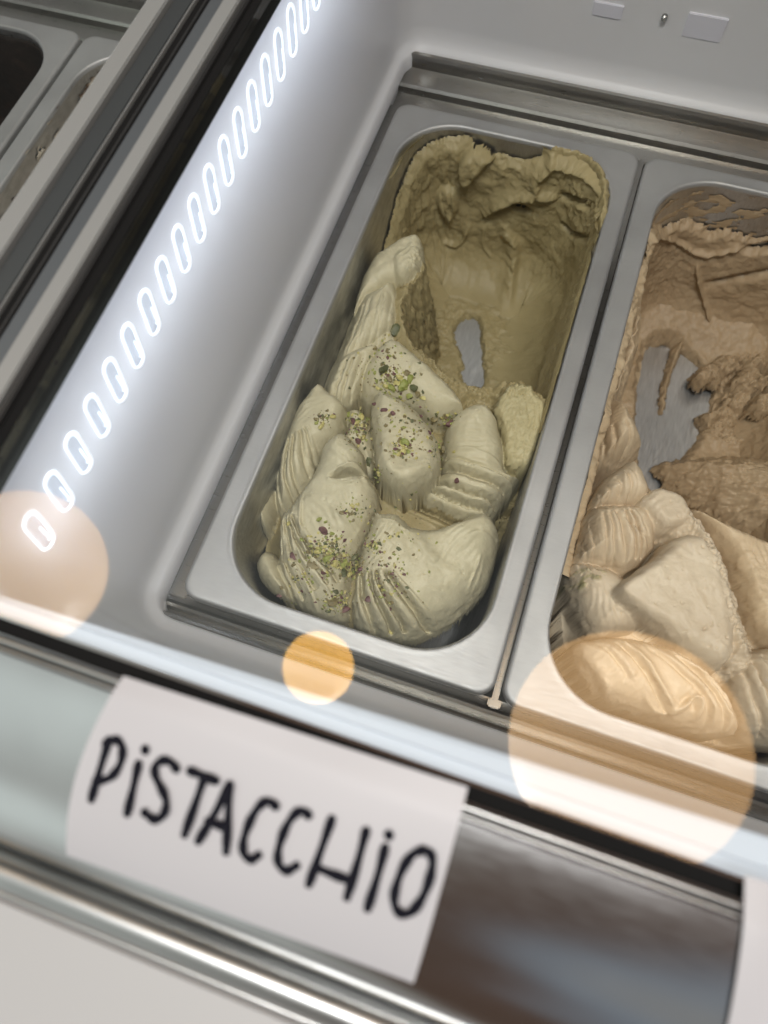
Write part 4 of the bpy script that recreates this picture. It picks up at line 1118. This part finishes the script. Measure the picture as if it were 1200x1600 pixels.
tag(crumbs, 'fine ground pistachio crumbs dusted over the pistachio gelato', 'crumbs', None, 'stuff')

# ------------------------------------------------------------------ paper labels on the curved panel
def on_panel(px, py, off=0.0):
    z = 0.152
    for _ in range(40):
        p = at(px, py, z); z = 0.5 * z + 0.5 * (prof_z(min(max(p[1], -0.0985), -0.0514)) + off)
    return at(px, py, z)
def paper(name, quad, label, nu=24, nv=30, lift=0.0009, curl=0.0, bulge=0.0):
    xs_tl, xs_tr, xs_br, xs_bl = [on_panel(*p, lift) for p in quad]
    vs = []; fs = []
    for j in range(nv + 1):
        t = j / nv
        for i in range(nu + 1):
            s_ = i / nu
            a = xs_tl * (1 - s_) + xs_tr * s_; b = xs_bl * (1 - s_) + xs_br * s_
            p = a * (1 - t) + b * t
            p = p + np.array([-bulge * math.sin(math.pi * t) * (1 - s_), 0, 0])
            yy = max(-0.0984, min(-0.0500, p[1]))
            edge = curl * (max(0, 1 - s_ * 5) ** 2 + max(0, 1 - (1 - s_) * 6) ** 2)
            vs.append((p[0], p[1], prof_z(min(yy, -0.0514)) + lift + edge + 0.0003 * math.sin(s_ * 9 + t * 3)))
    n = nu + 1
    for j in range(nv):
        for i in range(nu):
            a = j * n + i; fs.append((a, a + n, a + n + 1, a + 1))
    off = len(vs)
    vs += [(v[0], v[1], v[2] - 0.0002) for v in vs]
    fs += [tuple(reversed([k + off for k in f])) for f in fs]
    rim_ = [i for i in range(n)] + [j * n + nu for j in range(1, nv + 1)] + [nv * n + i for i in range(nu - 1, -1, -1)] + [j * n for j in range(nv - 1, 0, -1)]
    for k in range(len(rim_)):
        a, b = rim_[k], rim_[(k + 1) % len(rim_)]
        fs.append((a, b, b + off, a + off))
    root = empty(name, tuple((xs_tl + xs_br) / 2), label, 'paper sign')
    o = mesh_obj('paper_sheet', vs, fs, M['paper'], root, True, 40)
    return root
sign = paper('paper_sign', [(193, 1056), (731, 1230), (646, 1537), (104, 1336)], 'white paper label hand lettered PISTACCHIO taped to the curved front panel', bulge=0.0022)
def c8(pts): return [(x / 1.714, 940 + y / 1.714) for x, y in pts]
LET = [
    ('p', [[(292, 372), (268, 450), (245, 528)], [(284, 380), (302, 369), (322, 374), (330, 395), (326, 430), (308, 462), (285, 478), (258, 480)]]),
    ('i', [[(371, 436), (358, 495), (341, 566)], [(389, 396), (390, 399)]]),
    ('s', [[(472, 448), (458, 428), (434, 424), (414, 440), (415, 468), (432, 500), (446, 530), (444, 562), (428, 583), (408, 584), (388, 566)]]),
    ('t', [[(510, 454), (540, 465), (577, 480)], [(548, 470), (524, 540), (495, 622)]]),
    ('a', [[(614, 492), (575, 570), (532, 640)], [(614, 492), (611, 580), (606, 668)], [(558, 590), (585, 598), (610, 606)]]),
    ('c', [[(738, 548), (722, 533), (700, 540), (678, 570), (660, 610), (649, 650), (654, 682), (674, 693), (691, 680)]]),
    ('c', [[(826, 572), (810, 558), (790, 567), (768, 598), (752, 638), (742, 680), (748, 710), (768, 724), (793, 708)]]),
    ('h', [[(888, 584), (860, 665), (828, 755)], [(980, 615), (958, 700), (930, 790)], [(848, 712), (895, 732), (942, 748)]]),
    ('i', [[(1031, 660), (1012, 735), (985, 820)], [(1041, 624), (1042, 627)]]),
    ('o', [[(1134, 666), (1108, 672), (1082, 705), (1062, 755), (1053, 800), (1064, 832), (1088, 840), (1114, 822), (1138, 782), (1155, 730), (1160, 690), (1148, 668), (1130, 666)]]),
]
for ch, strokes in LET:
    vs = []; fs = []
    for k_s, st in enumerate(strokes):
        pts = chaikin(np.array(c8(st)), False, 2) if len(st) > 2 else np.array(c8(st))
        P3 = [on_panel(p[0], p[1], 0.0012) for p in pts]
        P3 = np.array(P3)
        r = 0.00122
        n = len(P3)
        # ribbon with round ends, laid on the sheet
        def put(x, y, ddz=0.00013 + 0.00005 * k_s):
            vs.append((x, y, prof_z(min(max(y, -0.0984), -0.0514)) + 0.0009 + 0.0003 + ddz + 0.00004)); return len(vs) - 1
        rows = []
        for i in range(n):
            t = P3[min(i + 1, n - 1)] - P3[max(i - 1, 0)]; t = t[:2] / (np.linalg.norm(t[:2]) + 1e-9)
            nn = np.array([-t[1], t[0]]); rr = r * (0.92 + 0.14 * math.sin(i * 0.9 + k_s))
            rows.append((put(*(P3[i][:2] + nn * rr)), put(*(P3[i][:2])), put(*(P3[i][:2] - nn * rr))))
        for a, b in zip(rows[:-1], rows[1:]):
            fs.append((a[0], a[1], b[1], b[0])); fs.append((a[1], a[2], b[2], b[1]))
        for end, sgn in ((0, -1), (n - 1, 1)):
            t = P3[min(end + 1, n - 1)] - P3[max(end - 1, 0)]; t = t[:2] / (np.linalg.norm(t[:2]) + 1e-9)
            nn = np.array([-t[1], t[0]])
            arc_ = [rows[end][0]] + [put(*(P3[end][:2] + r * (nn * math.cos(a) + sgn * t * math.sin(a)))) for a in np.linspace(0, math.pi, 7)[1:-1]] + [rows[end][2]]
            for a, b in zip(arc_[:-1], arc_[1:]): fs.append((rows[end][1], a, b))
    mesh_obj('letter', vs, fs, M['ink'], sign)
paper('paper_sign', [(1164, 1368), (1420, 1440), (1420, 1680), (1128, 1640)], 'plain white paper label past the bare stretch of front panel')

# ------------------------------------------------------------------ pendant lamps above the counter (mirrored in the lid)
def mirror_dir(px, py, zl):
    """where a lamp at height zl hangs if the lid mirrors it at this point"""
    g = at(px, py, 0.1545); d = ray(px, py)
    return g + np.array([d[0], d[1], -d[2]]) * ((zl - 0.1545) / -d[2])
def pendant(px, py, rpx, zl, mt, label, squash=1.0):
    c = mirror_dir(px, py, zl)
    V = np.array([c[0], c[1], 2 * 0.1545 - c[2]])
    depth = -np.dot(BACK, V - CAM)
    r = rpx / FPX * depth
    root = empty('pendant_lamp', (c[0], c[1], c[2] - r), label, 'pendant lamp', 'warm pendant lamps above the display case')
    vs = []; fs = []; n, mm = 32, 16
    for i in range(mm + 1):
        ph = math.pi * i / mm
        for k in range(n):
            th = 2 * math.pi * k / n
            vs.append((c[0] + r * math.sin(ph) * math.cos(th), c[1] + r * math.sin(ph) * math.sin(th), c[2] + squash * r * math.cos(ph)))
    for i in range(mm):
        for k in range(n):
            a = i * n + k; b = i * n + (k + 1) % n
            fs.append((a, a + n, b + n, b))
    mesh_obj('globe', vs, fs, M[mt], root, True)
    v, f = tube([(c[0], c[1], c[2] + squash * r * 0.97), (c[0], c[1], c[2] + squash * r + 0.03), (c[0], c[1], c[2] + squash * r + 0.035)], [r * 0.3, r * 0.28, 0.006], 20)
    mesh_obj('lamp_cap', v, f, M['brass'], root, True, 40)
    v, f = tube([(c[0], c[1], c[2] + squash * r + 0.035), (c[0], c[1], 2.4)], 0.003, 8)
    mesh_obj('cord', v, f, M['cord'], root, True)
pendant(978, 1168, 181, 0.95, 'globe', 'largest warm glass globe lamp mirrored over the front corner of the tan gelato')
pendant(36, 888, 123, 0.95, 'globe', 'warm glass globe lamp mirrored over the lit side wall')
pendant(497, 1042, 56, 0.95, 'bulb', 'small amber bulb lamp mirrored at the front of the pistachio pan')
